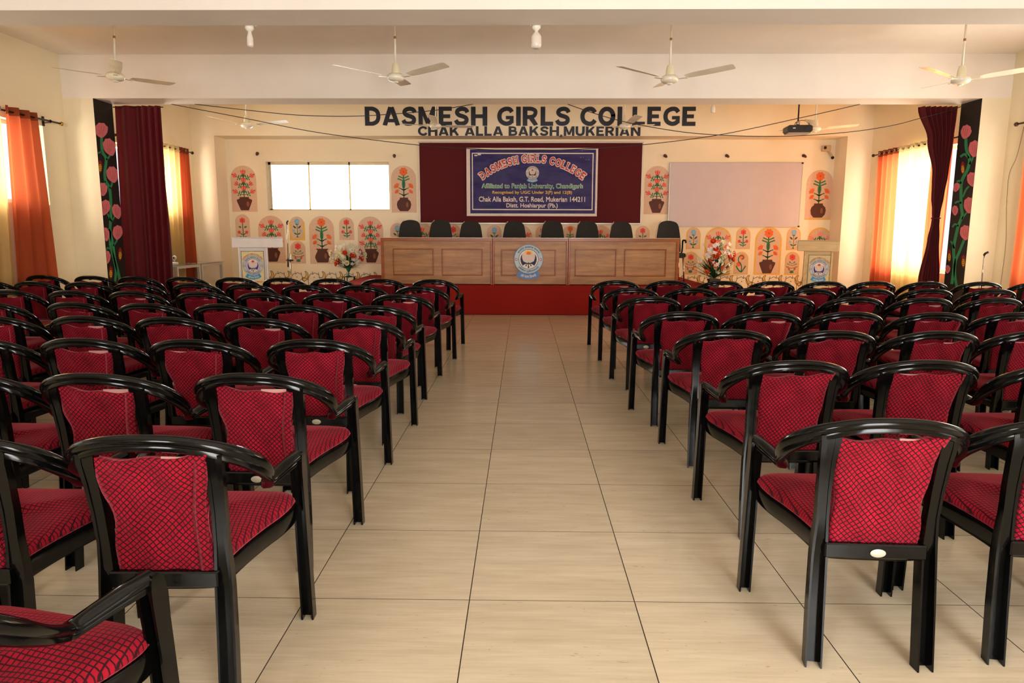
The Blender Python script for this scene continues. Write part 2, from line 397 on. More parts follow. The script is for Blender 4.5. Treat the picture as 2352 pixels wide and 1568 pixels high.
def brush_text(body, serif=False, thin=1.0, fat=0.0):
    V, F, x = TV(), [], 0.0; V.lift = []; ns = [0]
    def quad_strip(L, R, clampv):
        V.lift.extend([(ns[0] % 9) * .00005] * (len(L) + len(R))); ns[0] += 1
        k = len(V); q = [(a, min(1, max(0, b)) if clampv else b) for a, b in L + R]; V.extend(q); n = len(L)
        F.extend([(k + i, k + i + 1, k + n + i + 1, k + n + i) for i in range(n - 1)])
    for ch in body:
        if ch == ' ': x += .42; continue
        w, strokes, feet, heads = CAPS[ch]
        if serif: x += .07
        for pts, sw, sm in strokes:
            p = spline([(a, b, 0) for a, b in pts], sm) if sm else [Vector((a, b, 0)) for a, b in pts]; L, R = [], []
            for i, q in enumerate(p):
                t = p[min(i + 1, len(p) - 1)] - p[max(i - 1, 0)]; t.normalize(); n = Vector((-t.y, t.x, 0)) * (sw * thin / 2)
                L.append((x + q.x + n.x, q.y + n.y)); R.append((x + q.x - n.x, q.y - n.y))
            quad_strip(L, R, ch != ',')
        if serif:
            for xs, y in ((feet, .055), (heads, .945)):
                for fx in xs: quad_strip([(x + fx - .19, y - .055), (x + fx + .19, y - .055)], [(x + fx - .19, y + .055), (x + fx + .19, y + .055)], True)
        x += w + (.13 if serif else .10)
    if fat:
        v0, f0, l0 = list(V), list(F), V.lift; V, F = TV(), []; V.lift = []
        for k in range(8):
            V.lift += [q + k * .0001 for q in l0]
            dx_, dy_ = fat * math.cos(k * PI / 4), fat * math.sin(k * PI / 4); F += [tuple(i + len(V) for i in q) for q in f0]; V += [(a + dx_, b + dy_) for a, b in v0]
    return V, F
def brush_fit(body, w, h, **kw):
    v, f = brush_text(body, **kw); xs = [p[0] for p in v]; x0, x1 = min(xs), max(xs)
    return keep(v, [((p[0] - (x0 + x1) / 2) * w / (x1 - x0), (p[1] - .5) * h) for p in v]), f
def bend(v, R):
    """flat text wrapped along the outside (R > 0) or inside (R < 0) of a circle about the origin"""
    out = []
    for x, y in v:
        if R > 0: a = x / R; r = R + y; out.append((r * math.sin(a), r * math.cos(a)))
        else: a = x / -R; r = -R - y; out.append((r * math.sin(a), -r * math.cos(a)))
    return keep(v, out)
def flat(v, f, to3d):
    P = [to3d(*p) for p in v]; lf = getattr(v, 'lift', None)
    if lf: P = [(a, b - q, c) for (a, b, c), q in zip(P, lf)]
    return MB().add(P, f)

# ================================================================== THE HALL
def wall_cells(mb, u0, u1, z0, z1, holes, put_box):
    us = sorted({u0, u1, *[h[0] for h in holes], *[h[1] for h in holes]}); zs = sorted({z0, z1, *[h[2] for h in holes], *[h[3] for h in holes]})
    for a, b in zip(us, us[1:]):
        for c, d in zip(zs, zs[1:]):
            if not any(h[0] <= (a + b) / 2 <= h[1] and h[2] <= (c + d) / 2 <= h[3] for h in holes): put_box(mb, a, b, c, d)
    return mb
def xwall(name, X0, X1, holes, mat, ua=YREAR, ub=YB + 0.2):
    return struct(wall_cells(MB(), ua, ub, -0.1, ZC + 0.1, holes, lambda m, a, b, c, d: m.box(X0, X1, a, b, c, d)).obj(name, mat))
def ywall(name, Y0, Y1, holes, mat):
    return struct(wall_cells(MB(), XL - 0.25, XR + 0.25, -0.1, ZC + 0.1, holes, lambda m, a, b, c, d: m.box(a, b, Y0, Y1, c, d)).obj(name, mat))
WALL_L = xwall('wall_left', XL - 0.25, XL, [(a, b, *LZ) for a, b in L_WIN], M_WALL)
WALL_R = xwall('wall_right', XR, XR + 0.25, [(a, b, *RZ) for a, b in R_WIN], M_WALL)
WALL_B = ywall('wall_back', YB, YB + 0.25, [(BWIN[0].x, BWIN[1].x, BWIN[1].z, BWIN[0].z)], M_BACK)
WALL_F = ywall('wall_front', YREAR - 0.25, YREAR, REAR_WIN, M_WALL)
struct(MB().box(XL - .25, XR + .25, YREAR - .25, YB + .25, ZC, ZC + 0.15).obj('ceiling', M_BEAM))
for i, (a, b) in enumerate(((13.45, YB), (9.75, 10.2), (5.97, 6.40), (2.15, 2.58))):
    o = struct(MB().box(XL, XR, a, b, ZB, ZC).obj(f'trim_{i + 1}', M_BACK if i == 0 else M_BEAM))
    if i == 0: BACK_BEAM = o
PIL_XL, PIL_XR = -5.79, 6.045
PIL_L = struct(MB().box(XL, PIL_XL, 9.75, 10.2, 0, ZB).obj('trim_6', M_WALL)); PIL_R = struct(MB().box(PIL_XR, XR, 9.75, 10.2, 0, ZB).obj('trim_7', M_WALL))
struct(MB().box(XL, -5.77, 13.45, YB, 0, ZB).obj('trim_8', M_BACK)); struct(MB().box(5.96, XR, 13.45, YB, 0, ZB).obj('trim_9', M_BACK))

# floor: slab of grout with every tile its own piece
FLOOR = struct(MB().box(XL - .25, XR + .25, YREAR - .25, YB + .25, -0.1, -0.004).obj('floor', M_GROUT))
TS = 0.6; TX0, TY0 = -0.18853, 2.98691
tiles = []
for i in range(-11, 12):
    for j in range(-15, 19):
        x0, y0 = TX0 + i * TS, TY0 + j * TS
        x1, y1 = min(x0 + TS, XR), min(y0 + TS, YB)
        x0, y0 = max(x0, XL), max(y0, YREAR)
        if x1 - x0 < .03 or y1 - y0 < .03: continue
        tiles.append((x0, x1, y0, y1))
def tile_key(t):
    cx, cy = (t[0] + t[1]) / 2, (t[2] + t[3]) / 2; p = Vector((cx, cy, 0)) - CC; dz = p.dot(CF)
    if dz < 0.6: return 1e6 + cy * cy
    u, v = p.dot(CR) / dz * FPX, p.dot(CD) / dz * FPX
    return dz if abs(u) < 1176 + 250 and abs(v) < 784 + 250 else 1e3 + dz
tiles.sort(key=tile_key)
g = 0.0013; full = None; rest = MB()
def tile_mb(w, h):
    b = 0.0006; m = MB()
    m.loft([[(g, g, -.006), (w - g, g, -.006), (w - g, h - g, -.006), (g, h - g, -.006)], [(g, g, -b), (w - g, g, -b), (w - g, h - g, -b), (g, h - g, -b)],
                   [(g + b, g + b, 0), (w - g - b, g + b, 0), (w - g - b, h - g - b, 0), (g + b, h - g - b, 0)]])
    return m
def tile_mesh(m):
    me = m.mesh('tile', M_TILE); me.materials.append(M_GROUT)
    for p in me.polygons: p.material_index = 0 if p.normal.z > .9 else 1        # joint-side edges are grouted
    return me
for k, (x0, x1, y0, y1) in enumerate(tiles):
    w, h = x1 - x0, y1 - y0
    if k < 296:
        if abs(w - TS) < 1e-4 and abs(h - TS) < 1e-4:
            if full is None: full = tile_mesh(tile_mb(w, h))
            put('tile', full, FLOOR, (x0, y0, 0))
        else: put('tile', tile_mesh(tile_mb(w, h)), FLOOR, (x0, y0, 0))
    else:
        m = tile_mb(w, h); rest.add([(a + x0, b + y0, c) for a, b, c in m.v], m.f)
o = rest.obj('far_tiles', M_TILE, FLOOR); o['kind'] = 'stuff'

# back window: cream frame, two mullions, three panes
M_PVC = fabric('pale_window_plastic', 'EADBBA', 0.22, 0.4)
WN = struct(thing('window_1', 'wide back window with three bright panes in a cream frame', 'window', (0, 0, 0))); del WN['category']
x0, x1, z0, z1 = BWIN[0].x, BWIN[1].x, BWIN[1].z, BWIN[0].z
yw = YB + 0.12; fw = 0.05
m = MB(); m.box(x0, x1, yw, yw + .06, z1 - fw, z1).box(x0, x1, yw, yw + .06, z0, z0 + fw * .5).box(x0, x0 + fw, yw, yw + .06, z0, z1).box(x1 - fw * .5, x1, yw, yw + .06, z0, z1)
m.obj('window_frame', M_PVC, WN)
pw = (x1 - x0) / 3
for k in (1, 2): MB().box(x0 + k * pw - .014, x0 + k * pw + .014, yw, yw + .03, z0, z1).obj('mullion', M_PVC, WN)
for k in range(3): MB().box(x0 + k * pw + .02, x0 + (k + 1) * pw - .02, yw + .025, yw + .031, z0 + .02, z1 - .04).obj('pane', M_GLASS, WN)
# side windows in view: frame and bars
def side_window(idx, X, rng, zr, sgn):
    w = struct(thing(f'window_{idx}', 'side window with slim frame behind the curtains', 'window')); del w['category']
    a, b = rng; X = X + sgn * 0.15
    m = MB(); f = .05
    m.box(X - .03, X + .03, a, b, zr[1] - f, zr[1]).box(X - .03, X + .03, a, b, zr[0], zr[0] + f).box(X - .03, X + .03, a, a + f, zr[0], zr[1]).box(X - .03, X + .03, b - f, b, zr[0], zr[1])
    m.obj('window_frame', M_WHITEP, w)
    for k in (1, 2): MB().box(X - .02, X + .02, a + (b - a) * k / 3 - .02, a + (b - a) * k / 3 + .02, zr[0], zr[1]).obj('mullion', M_WHITEP, w)
side_window(2, XL, L_WIN[0], LZ, -1); side_window(3, XL, L_WIN[1], LZ, -1); side_window(4, XR, R_WIN[0], RZ, 1); side_window(5, XR, R_WIN[1], RZ, 1)

# ------------------------------------------------------------------ lettering on the back beam
def wall_text(body, px0, px1, v0, v1, Y, mat, parent, name, offset=0.0, lift=0.004):
    a, b = at_y(px0, (v0 + v1) / 2, Y), at_y(px1, (v0 + v1) / 2, Y); c = (a + b) / 2
    t, bt = at_y((px0 + px1) / 2, v0, Y), at_y((px0 + px1) / 2, v1, Y)
    v, f = brush_fit(body, (b - a).length, t.z - bt.z)
    return flat(v, f, lambda x, y: (c.x + x, Y - lift, (t.z + bt.z) / 2 + y)).obj(name, mat, parent)
M_INK = paint('161C2A', 0.5)
wall_text('DASMESH GIRLS COLLEGE', 838, 1598, 245, 289, 13.45, M_INK, BACK_BEAM, 'painted_lettering', 0.04)
wall_text('CHAK ALLA BAKSH,MUKERIAN', 960, 1471, 290, 312, 13.45, M_INK, BACK_BEAM, 'painted_lettering', 0.036)

# ------------------------------------------------------------------ painted murals on the back wall
class Draw:
    """flat paint patches in a panel's own (u, v) frame, one mesh per kind of patch"""
    def __init__(s, to3d): s.to3d = to3d; s.m = {}
    def poly(s, key, hexc, pts, layer=1):
        m = s.m.setdefault((key, hexc), MB()); m.add([s.to3d(u, v, layer) for u, v in pts], [tuple(range(len(pts)))])
    def ell(s, key, hexc, cx, cy, rx, ry, layer=1, n=14, rot=0):
        c, q = math.cos(rot), math.sin(rot)
        s.poly(key, hexc, [(cx + rx * math.cos(a) * c - ry * math.sin(a) * q, cy + rx * math.cos(a) * q + ry * math.sin(a) * c) for a in [2 * PI * i / n for i in range(n)]], layer)
    def stroke(s, key, hexc, pts, w, layer=1, smooth=4):
        p = spline([Vector((a, b, 0)) for a, b in pts], smooth) if smooth else [Vector((a, b, 0)) for a, b in pts]
        L, R = [], []
        for i, q in enumerate(p):
            t = p[min(i + 1, len(p) - 1)] - p[max(i - 1, 0)]; t.normalize(); n = Vector((-t.y, t.x, 0)) * (w / 2)
            L.append(q + n); R.append(q - n)
        m = s.m.setdefault((key, hexc), MB())
        m.add([s.to3d(a.x, a.y, layer) for a in L + R], [(i, i + 1, len(p) + i + 1, len(p) + i) for i in range(len(p) - 1)])
    def leaf(s, key, hexc, x, y, ln, wd, ang, layer=2):
        c, q = math.cos(ang), math.sin(ang); pts = []
        for t, w in ((0, 0), (.25, .8), (.5, 1), (.8, .6), (1, 0), (.8, -.6), (.5, -1), (.25, -.8)):
            a, b = t * ln, w * wd / 2; pts.append((x + a * c - b * q, y + a * q + b * c))
        s.poly(key, hexc, pts, layer)
    def tulip(s, hexc, x, y, r, ang=PI / 2, layer=3):
        c, q = math.cos(ang - PI / 2), math.sin(ang - PI / 2)
        pts = [(0, -.9), (.6, -.7), (.95, -.1), (1.0, .9), (.5, .35), (.25, 1.1), (0, .5), (-.25, 1.1), (-.5, .35), (-1.0, .9), (-.95, -.1), (-.6, -.7)]
        s.poly('painted_blossom', hexc, [(x + r * (a * c - b * q), y + r * (a * q + b * c)) for a, b in pts], layer)
        for k in (-.35, .35): s.stroke('painted_petal_line', 'F29A86', [(x + r * (k * c + .5 * q), y + r * (k * q - .5 * c)), (x + r * (k * 1.3 * c - .5 * q), y + r * (k * 1.3 * q + .5 * c))], r * .22, layer + 1, 0)
    def daisy(s, hexc, x, y, r, n=8, layer=3, heart='C8491C'):
        pts = []
        for i in range(n * 6):
            a = 2 * PI * i / (n * 6); k = 0.78 + 0.22 * abs(math.sin(a * n / 2)); pts.append((x + r * k * math.cos(a), y + r * k * math.sin(a)))
        s.poly('painted_blossom', hexc, pts, layer); s.ell('painted_flower_heart', heart, x, y, r * .2, r * .2, layer + 1)
    def fan(s, hexc, x, y, r, ang, layer=3):
        """half-open orange bloom with a fringed edge"""
        pts = [(-.2, 0)]
        for i in range(9):
            a = -1.15 + 2.3 * i / 8; k = 1.15 if i % 2 == 0 else .85; pts.append((k * math.cos(a), k * math.sin(a) * .95))
        c, q = math.cos(ang), math.sin(ang)
        s.poly('painted_blossom', hexc, [(x + r * (a * c - b * q), y + r * (a * q + b * c)) for a, b in pts], layer)
    def flush(s, parent):
        for (key, hexc), m in s.m.items(): m.obj(key, paint(hexc), parent)
GRN, DGRN, RED, ORG, BLU, POT, PANEL, YEL = '2E7D4F', '1F5C3C', 'E2473B', 'E8692A', '86B4D6', '54261B', 'DDB9A0', 'E9B95A'
def pot_shape(kind, w):
    k = {'amphora': [(.62, 1), (.62, .88), (1, .80), (1, .68), (.52, 0)], 'jar': [(.85, 1), (.7, .9), (1, .72), (1, .62), (.6, .02), (.45, 0)],
         'round': [(.58, 1), (.56, .9), (.9, .72), (1, .5), (.9, .22), (.55, 0)], 'belly': [(.85, 1), (.62, .86), (.95, .5), (1, .35), (.72, 0)]}[kind]
    return [(a * w / 2, b) for a, b in k]
def mural(rect, kind, pot=None, border=None, colour=RED):
    """arched panel px rect = (left, top, right, bottom) painted on the back wall"""
    x0, y0, x1, y1 = rect
    A, B = at_y(x0, y1, YB), at_y(x1, y1, YB); T = at_y((x0 + x1) / 2, y0, YB)
    w, h = B.x - A.x, T.z - (A.z + B.z) / 2; cx, cz = (A.x + B.x) / 2, (A.z + B.z) / 2
    to3d = lambda u, v, L: (cx + u, YB - 0.0015 - 0.0009 * L, cz + v)
    r = w / 2
    def arch(d): return [(-w / 2 + d, d), (w / 2 - d, d)] + [((r - d) * math.cos(a), h - r + (r - d) * math.sin(a)) for a in [PI * i / 14 for i in range(15)]]
    D = Draw(to3d)
    if border == 'full': D.poly('painted_border', YEL, arch(0), 0); D.poly('painted_arch', PANEL, arch(w * .07), .5)
    else: D.poly('painted_arch', PANEL, arch(0), 0)
    if border == 'u':
        bw_ = w * .11
        D.poly('painted_border', YEL, [(-w / 2 - bw_ * .3, -bw_), (-w / 2 + bw_, -bw_), (-w / 2 + bw_, h * .75), (-w / 2 - bw_ * .3, h * .75)], 1)
        D.poly('painted_border', YEL, [(w / 2 - bw_, -bw_), (w / 2 + bw_ * .3, -bw_), (w / 2 + bw_ * .3, h * .75), (w / 2 - bw_, h * .75)], 1)
        D.poly('painted_border', YEL, [(-w / 2 - bw_ * .3, -bw_), (w / 2 + bw_ * .3, -bw_), (w / 2 + bw_ * .3, bw_ * .3), (-w / 2 - bw_ * .3, bw_ * .3)], 1.5)
    if border == 'base': D.poly('painted_border', YEL, [(-w / 2, -h * .015), (w / 2 + w * .06, -h * .015), (w / 2 + w * .06, h * .75), (w / 2, h * .75), (w / 2, h * .01), (-w / 2, h * .01)], 1)
    ph = 0.0
    if pot:
        ph = h * .29; pwid = w * (.60 if pot != 'round' else .58); sh = pot_shape(pot, pwid); by = h * .03
        D.poly('painted_pot', POT, [(a, by + b * ph) for a, b in sh][::-1] + [(-a, by + b * ph) for a, b in sh], 2)
        D.ell('painted_pot_shine', '8E5238', pwid * .22, by + ph * .48, pwid * .09, ph * .2, 3)
        ph += by
    sw = w * .035
    if kind == 'tulip':
        D.stroke('painted_stem', DGRN, [(0, ph), (0, h * .84)], sw, 2, 0)
        tiers = [ph + (h * .86 - ph) * t for t in ((.1, .42, .74) if pot else (.2, .7))]
        for i, ty in enumerate(tiers):
            sp = w * (.33 if i != 1 else .28); up = h * .05
            for s_ in (-1, 1):
                D.stroke('painted_stem', GRN, [(0, ty), (s_ * sp * .5, ty + up * .2), (s_ * sp * .85, ty + up)], sw * .8, 2)
                for t in (.35, .6): D.leaf('painted_leaf', GRN, s_ * sp * t, ty + up * .3, w * .13, w * .05, PI / 2 + s_ * .35); D.leaf('painted_leaf', GRN, s_ * sp * t, ty + up * .2, w * .11, w * .045, -PI / 2 + s_ * .6)
                D.leaf('painted_leaf', GRN, 0, ty + up * .6, w * .12, w * .045, PI / 2 - s_ * .75); D.leaf('painted_leaf', GRN, 0, ty + up * 1.2, w * .11, w * .04, PI / 2 - s_ * .65)
                D.tulip(colour, s_ * sp, ty + up * 1.25, w * .085, PI / 2 - s_ * .9)
                if i != 1: D.ell('painted_bud', colour, s_ * sp * 1.28, ty + up * 1.75, w * .035, w * .035, 3, 8)
            D.tulip(colour, 0, ty + (h * .86 - ph) * .26, w * .1)
    elif kind == 'gerbera':
        D.stroke('painted_stem', DGRN, [(0, ph), (0, h * .86)], sw * 1.3, 2, 0)
        D.ell('painted_leaf', GRN, 0, ph + (h - ph) * .42, w * .07, h * .1, 1.8)
        D.daisy(ORG, 0, h * .87, w * .17)
        for ty, L in ((.60, .26), (.52, .3)):
            for s_ in (-1, 1): D.stroke('painted_leaf', GRN, [(0, ph + (h - ph) * ty), (s_ * w * L * .8, ph + (h - ph) * ty + h * .05)], w * .05, 2.2, 0)
        for ty, fr in ((.24, .12), (.07, .1)):
            for s_ in (-1, 1):
                y_ = ph + (h - ph) * ty
                D.stroke('painted_stem', GRN, [(0, y_), (s_ * w * .2, y_ + h * .045)], sw, 2, 0); D.leaf('painted_leaf', GRN, 0, y_ - h * .01, w * .13, w * .05, PI / 2 - s_ * 1.0)
                D.fan(ORG, s_ * w * .24, y_ + h * .06, w * fr * 1.25, PI / 2 - s_ * .75)
    elif kind == 'rose':
        D.stroke('painted_stem', DGRN, [(.02 * w, h * .1), (0, h * .72)], sw * 1.6, 2, 0)
        D.daisy(colour, 0, h * .78, w * .2, 6, 3, '9E2A1E')
        for s_ in (-1, 1):
            D.leaf('painted_leaf', GRN, s_ * w * .08, h * .52, w * .24, w * .13, PI / 2 - s_ * 1.15); D.ell('painted_blossom', colour, s_ * w * .26, h * .36, w * .1, w * .11, 3)
            D.leaf('painted_leaf', GRN, 0, h * .16, w * .28, w * .09, PI / 2 - s_ * 1.2); D.leaf('painted_leaf', GRN, 0, h * .26, w * .26, w * .08, PI / 2 - s_ * 1.0)
    elif kind == 'sprig':
        D.daisy(colour, 0, h * .76, w * .22, 6, 3, 'A83020')
        for k, (ty, sp) in enumerate(((.54, .16), (.46, .3), (.34, .34), (.22, .2))):
            for s_ in (-1, 1):
                D.stroke('painted_stem', GRN, [(0, h * ty - h * .05), (s_ * w * sp * .6, h * ty - h * .03), (s_ * w * sp, h * ty)], sw, 2)
                D.leaf('painted_leaf', GRN, s_ * w * sp, h * ty - h * .02, w * .12, w * .05, PI / 2 - s_ * .4); D.leaf('painted_leaf', GRN, s_ * w * sp * .6, h * ty, w * .1, w * .045, PI / 2 - s_ * .9)
        for s_ in (-1, 1): D.ell('painted_bud', colour, s_ * w * .2, h * .28, w * .07, w * .08, 3)
        D.ell('painted_leaf', GRN, 0, h * .12, w * .15, h * .05, 2)
    elif kind == 'blue':
        D.stroke('painted_stem', DGRN, [(0, h * .1), (.02 * w, h * .4), (0, h * .68)], sw, 2)
        D.daisy(BLU, 0, h * .78, w * .2, 7, 3, '9CC3DF')
        for s_ in (-1, 1):
            D.leaf('painted_leaf', DGRN, s_ * w * .06, h * .46, w * .3, w * .12, PI / 2 - s_ * .85); D.daisy(BLU, s_ * w * .24, h * .36, w * .09, 6, 3, '9CC3DF')
            D.leaf('painted_leaf', GRN, 0, h * .18, w * .28, w * .11, PI / 2 - s_ * 1.05); D.leaf('painted_leaf', GRN, 0, h * .62, w * .16, w * .08, PI / 2 - s_ * .9)
        D.poly('painted_leaf', DGRN, [(-w * .09, h * .06), (w * .09, h * .06), (0, h * .13)], 2)
    elif kind == 'curl':
        D.ell('painted_blossom', 'EE8C44', w * .06, h * .78, w * .2, w * .2, 2.5); D.ell('painted_blossom', ORG, -w * .15, h * .46, w * .17, w * .17, 2.5)
        D.stroke('painted_stem', DGRN, [(w * .05, h * .12), (w * .03, h * .4), (-w * .2, h * .62), (-w * .12, h * .8), (w * .1, h * .82), (w * .14, h * .7), (w * .02, h * .68)], sw * 1.7, 3.5)
        for s_ in (-1, 1): D.stroke('painted_leaf', GRN, [(w * .05, h * .1), (s_ * w * .16, h * .2), (s_ * w * .33, h * .38)], w * .09, 3)
    root = None
    for (key, hexc), m in D.m.items():
        if key in ('painted_arch',): root = m.obj('mural_panel', paint(hexc), WALL_B)
    for (key, hexc), m in D.m.items():
        if key != 'painted_arch': m.obj(key, paint(hexc), root)
for a in [((534, 380, 592, 486), 'tulip', 'amphora'), ((900, 380, 957, 488), 'gerbera', 'round'), ((543, 492, 576, 556), 'rose'), ((597, 495, 657, 604), 'tulip', 'jar'),
          ((667, 497, 700, 548), 'blue', None, 'u'), ((669, 553, 703, 605), 'sprig'), ((713, 496, 770, 606), 'gerbera', 'belly'), ((780, 499, 814, 551), 'rose'),
          ((824, 497, 882, 606), 'tulip', 'jar'), ((897, 512, 930, 566), 'blue'), ((940, 512, 1000, 622), 'tulip', 'jar'), ((1024, 514, 1058, 568), 'sprig'), ((1119, 516, 1152, 570), 'blue'),
          ((1164, 515, 1222, 626), 'tulip', 'jar'), ((1230, 517, 1263, 572), 'rose'), ((1290, 518, 1328, 574), 'gerbera'), ((1350, 517, 1404, 627), 'tulip', 'jar'), ((1459, 518, 1491, 572), 'rose'),
          ((1478, 381, 1536, 492), 'tulip', 'amphora'), ((1847, 390, 1908, 503), 'gerbera', 'round', 'base'), ((1575, 522, 1608, 572), 'blue', None, 'full'), ((1569, 578, 1601, 630), 'sprig', None, 'full'),
          ((1615, 521, 1676, 631), 'tulip', 'amphora', 'full', 'E86A5E'), ((1689, 522, 1722, 572), 'rose', None, 'full'), ((1684, 578, 1717, 630), 'curl', None, 'full'), ((1730, 521, 1791, 631), 'gerbera', 'amphora', 'full'),
          ((1805, 522, 1837, 574), 'blue', None, 'full'), ((1801, 578, 1834, 631), 'sprig', None, 'full'), ((1849, 522, 1905, 632), 'tulip', 'amphora', 'full', 'F08A94')]:
    mural(*a)
# border of painted elephants with raised trunks
def elephant(u, v, s, flip):
    c = at_y(u, v, YB); k = s * YB / FPX
    to3d = lambda a, b, L: (c.x + a * k * flip, YB - 0.0015 - 0.0009 * L, c.z + b * k)
    D = Draw(to3d); INK = '5A4410'
    head = [(-14, -26), (-15, -8), (-12, -1), (-8, 4), (-4, 3), (0, 6), (5, 4), (9, 2), (11, -4), (11, -10), (14, -13), (17, -15)]
    trunk_o = [(11, -4), (16, -5), (19, -2), (20, 4), (18, 9), (22, 8), (25, 2), (24, -6), (20, -11), (14, -13)]
    D.poly('painted_trunk', 'E8C070', [tuple(p.xy) for p in spline([(a, b, 0) for a, b in trunk_o], 4, True)], 1)
    for pts in (head, trunk_o + [trunk_o[0]], [(-14, -10), (-24, -6), (-34, -12), (-38, -26)], [(2, -14), (4, -22), (9, -20), (7, -27)], [(-4, 3), (-5, 9)], [(10, 2), (9, 7)]):
        D.stroke('painted_outline', INK, pts, 1.1, 2)
    D.ell('painted_eye', INK, -1, -4, 1.0, 1.3, 3)
    root = None
    for (key, hexc), m in D.m.items():
        root = m.obj('mural_elephant' if root is None else key, paint(hexc), WALL_B if root is None else root)
for i in range(7): elephant(604 + i * 39.5, 631 + .5 * i, 1.0, 1)
for i in range(8): elephant(1590 + i * 37.5, 642, 1.05, -1)

# painted tulip vines on the black inner faces of the two pillars
def vine(X, name, zoom, tul, stems, birds, parent, corner):
    o = MB().add([at for at in corner], [(0, 1, 2, 3)]).obj('painted_black_face', M_BLACKPAINT, parent)
    ox, oy, k = zoom; sg = 1 if X < 0 else -1
    conv = lambda a, b: (ox + a / k, oy + b / k)
    def to3d(u, v, L):
        p = at_x(u, v, X); return (X + sg * (0.002 + 0.0009 * L), min(max(p.y, 9.752), 10.198), p.z)
    D = Draw(to3d)
    for pts, w in stems: D.stroke('painted_vine', '2F8A5C', [conv(*p) for p in pts], w, 1)
    for a, b, rx, ry, rot in tul:
        u, v = conv(a, b); n = 18; pts = []
        for i in range(n):
            t = 2 * PI * i / n; q = 1 - .42 * max(0, math.sin(t)) ** 2 + (.12 if math.sin(t) < -.3 and i % 2 else 0)
            x_, y_ = rx * 1.12 / k * q * math.cos(t), ry * 1.12 / k * math.sin(t) * (1.1 if math.sin(t) < -.3 and i % 2 else 1); pts.append((u + x_ * math.cos(rot) - y_ * math.sin(rot), v + x_ * math.sin(rot) + y_ * math.cos(rot)))
        D.poly('painted_tulip', 'DE7680', pts, 2)
        for j in (-.5, 0, .5): D.stroke('painted_petal_line', 'B24A58', [(u + j * rx / k * .4, v + ry / k * .6), (u + j * rx / k, v - ry / k * .6)], .7, 3, 0)
    for a, b in birds:
        u, v = conv(a, b); q = 3.267 / k if k > 3.4 else 1
        D.ell('painted_bird', '8E1B14', u, v - 3, 4.5, 15, 1.5); D.ell('painted_bird_body', 'D9A92A', u, v, 3.4, 8.5, 2)
        for j in (-4, 0, 4): D.stroke('painted_bird_stripe', '3A2A10', [(u - 3, v + j), (u + 3, v + j - 1)], 1.0, 3, 0)
    D.flush(o)
zl = (0, 200, 3.2667)
vine(PIL_XL, 'l', zl, [(757, 325, 45, 50, -.1), (820, 452, 40, 60, -.35), (843, 658, 40, 55, -.25), (768, 768, 32, 44, -.1), (785, 905, 34, 52, .2), (875, 935, 30, 50, -.25), (880, 1092, 34, 48, .1), (790, 1105, 26, 46, -.2), (800, 1278, 24, 44, 0)],
     [([(760, 380), (765, 480), (795, 540), (785, 640), (790, 700), (820, 760), (830, 860), (830, 980), (825, 1080), (845, 1180), (860, 1290), (880, 1370), (905, 1470)], 6.5),
      ([(825, 1080), (825, 1180), (850, 1280), (868, 1370), (860, 1470)], 5.5), ([(765, 495), (750, 488), (734, 496)], 3.5), ([(797, 545), (815, 525), (826, 505)], 4.5), ([(822, 760), (836, 735), (840, 712)], 4.5),
      ([(790, 705), (780, 722), (772, 735)], 3.5), ([(828, 1000), (815, 970), (806, 950)], 3.5), ([(832, 1010), (850, 985), (858, 968)], 3.5), ([(826, 1080), (812, 1064), (796, 1068)], 3.5), ([(850, 1190), (870, 1160), (880, 1138)], 4), ([(823, 1215), (805, 1205), (792, 1232)], 3.5)],
     [(750, 605), (900, 1262), (830, 1400)], PIL_L, [(PIL_XL + .0015, 9.75, 0), (PIL_XL + .0015, 10.2, 0), (PIL_XL + .0015, 10.2, ZB), (PIL_XL + .0015, 9.75, ZB)])
zr = (2160, 220, 3.5643)
vine(PIL_XR, 'r', zr, [(210, 297, 38, 52, .3), (283, 435, 46, 60, .15), (262, 686, 38, 52, -.1), (132, 750, 22, 34, .3), (238, 898, 40, 58, 0), (122, 940, 22, 36, 0), (208, 1122, 42, 54, 0), (60, 1420, 20, 30, 0)],
     [([(210, 345), (215, 440), (240, 520), (225, 600), (175, 700), (170, 800), (172, 900), (180, 980), (150, 1060), (125, 1160), (110, 1260), (115, 1380), (95, 1540)], 7),
      ([(195, 1180), (160, 1270), (125, 1360), (120, 1460), (135, 1560)], 6), ([(235, 510), (200, 478), (165, 500)], 5), ([(240, 560), (262, 520), (268, 500)], 4.5), ([(172, 720), (155, 695), (135, 705)], 4), ([(185, 830), (210, 770), (235, 740)], 4),
      ([(172, 880), (145, 865), (120, 880)], 4), ([(178, 1010), (205, 970), (225, 950)], 4), ([(150, 1065), (120, 1050), (100, 1075)], 4), ([(115, 1250), (95, 1200), (82, 1195)], 4)],
     [(185, 600), (190, 1365), (75, 1320)], PIL_R, [(PIL_XR - .0015, 10.2, 0), (PIL_XR - .0015, 9.75, 0), (PIL_XR - .0015, 9.75, ZB), (PIL_XR - .0015, 10.2, ZB)])

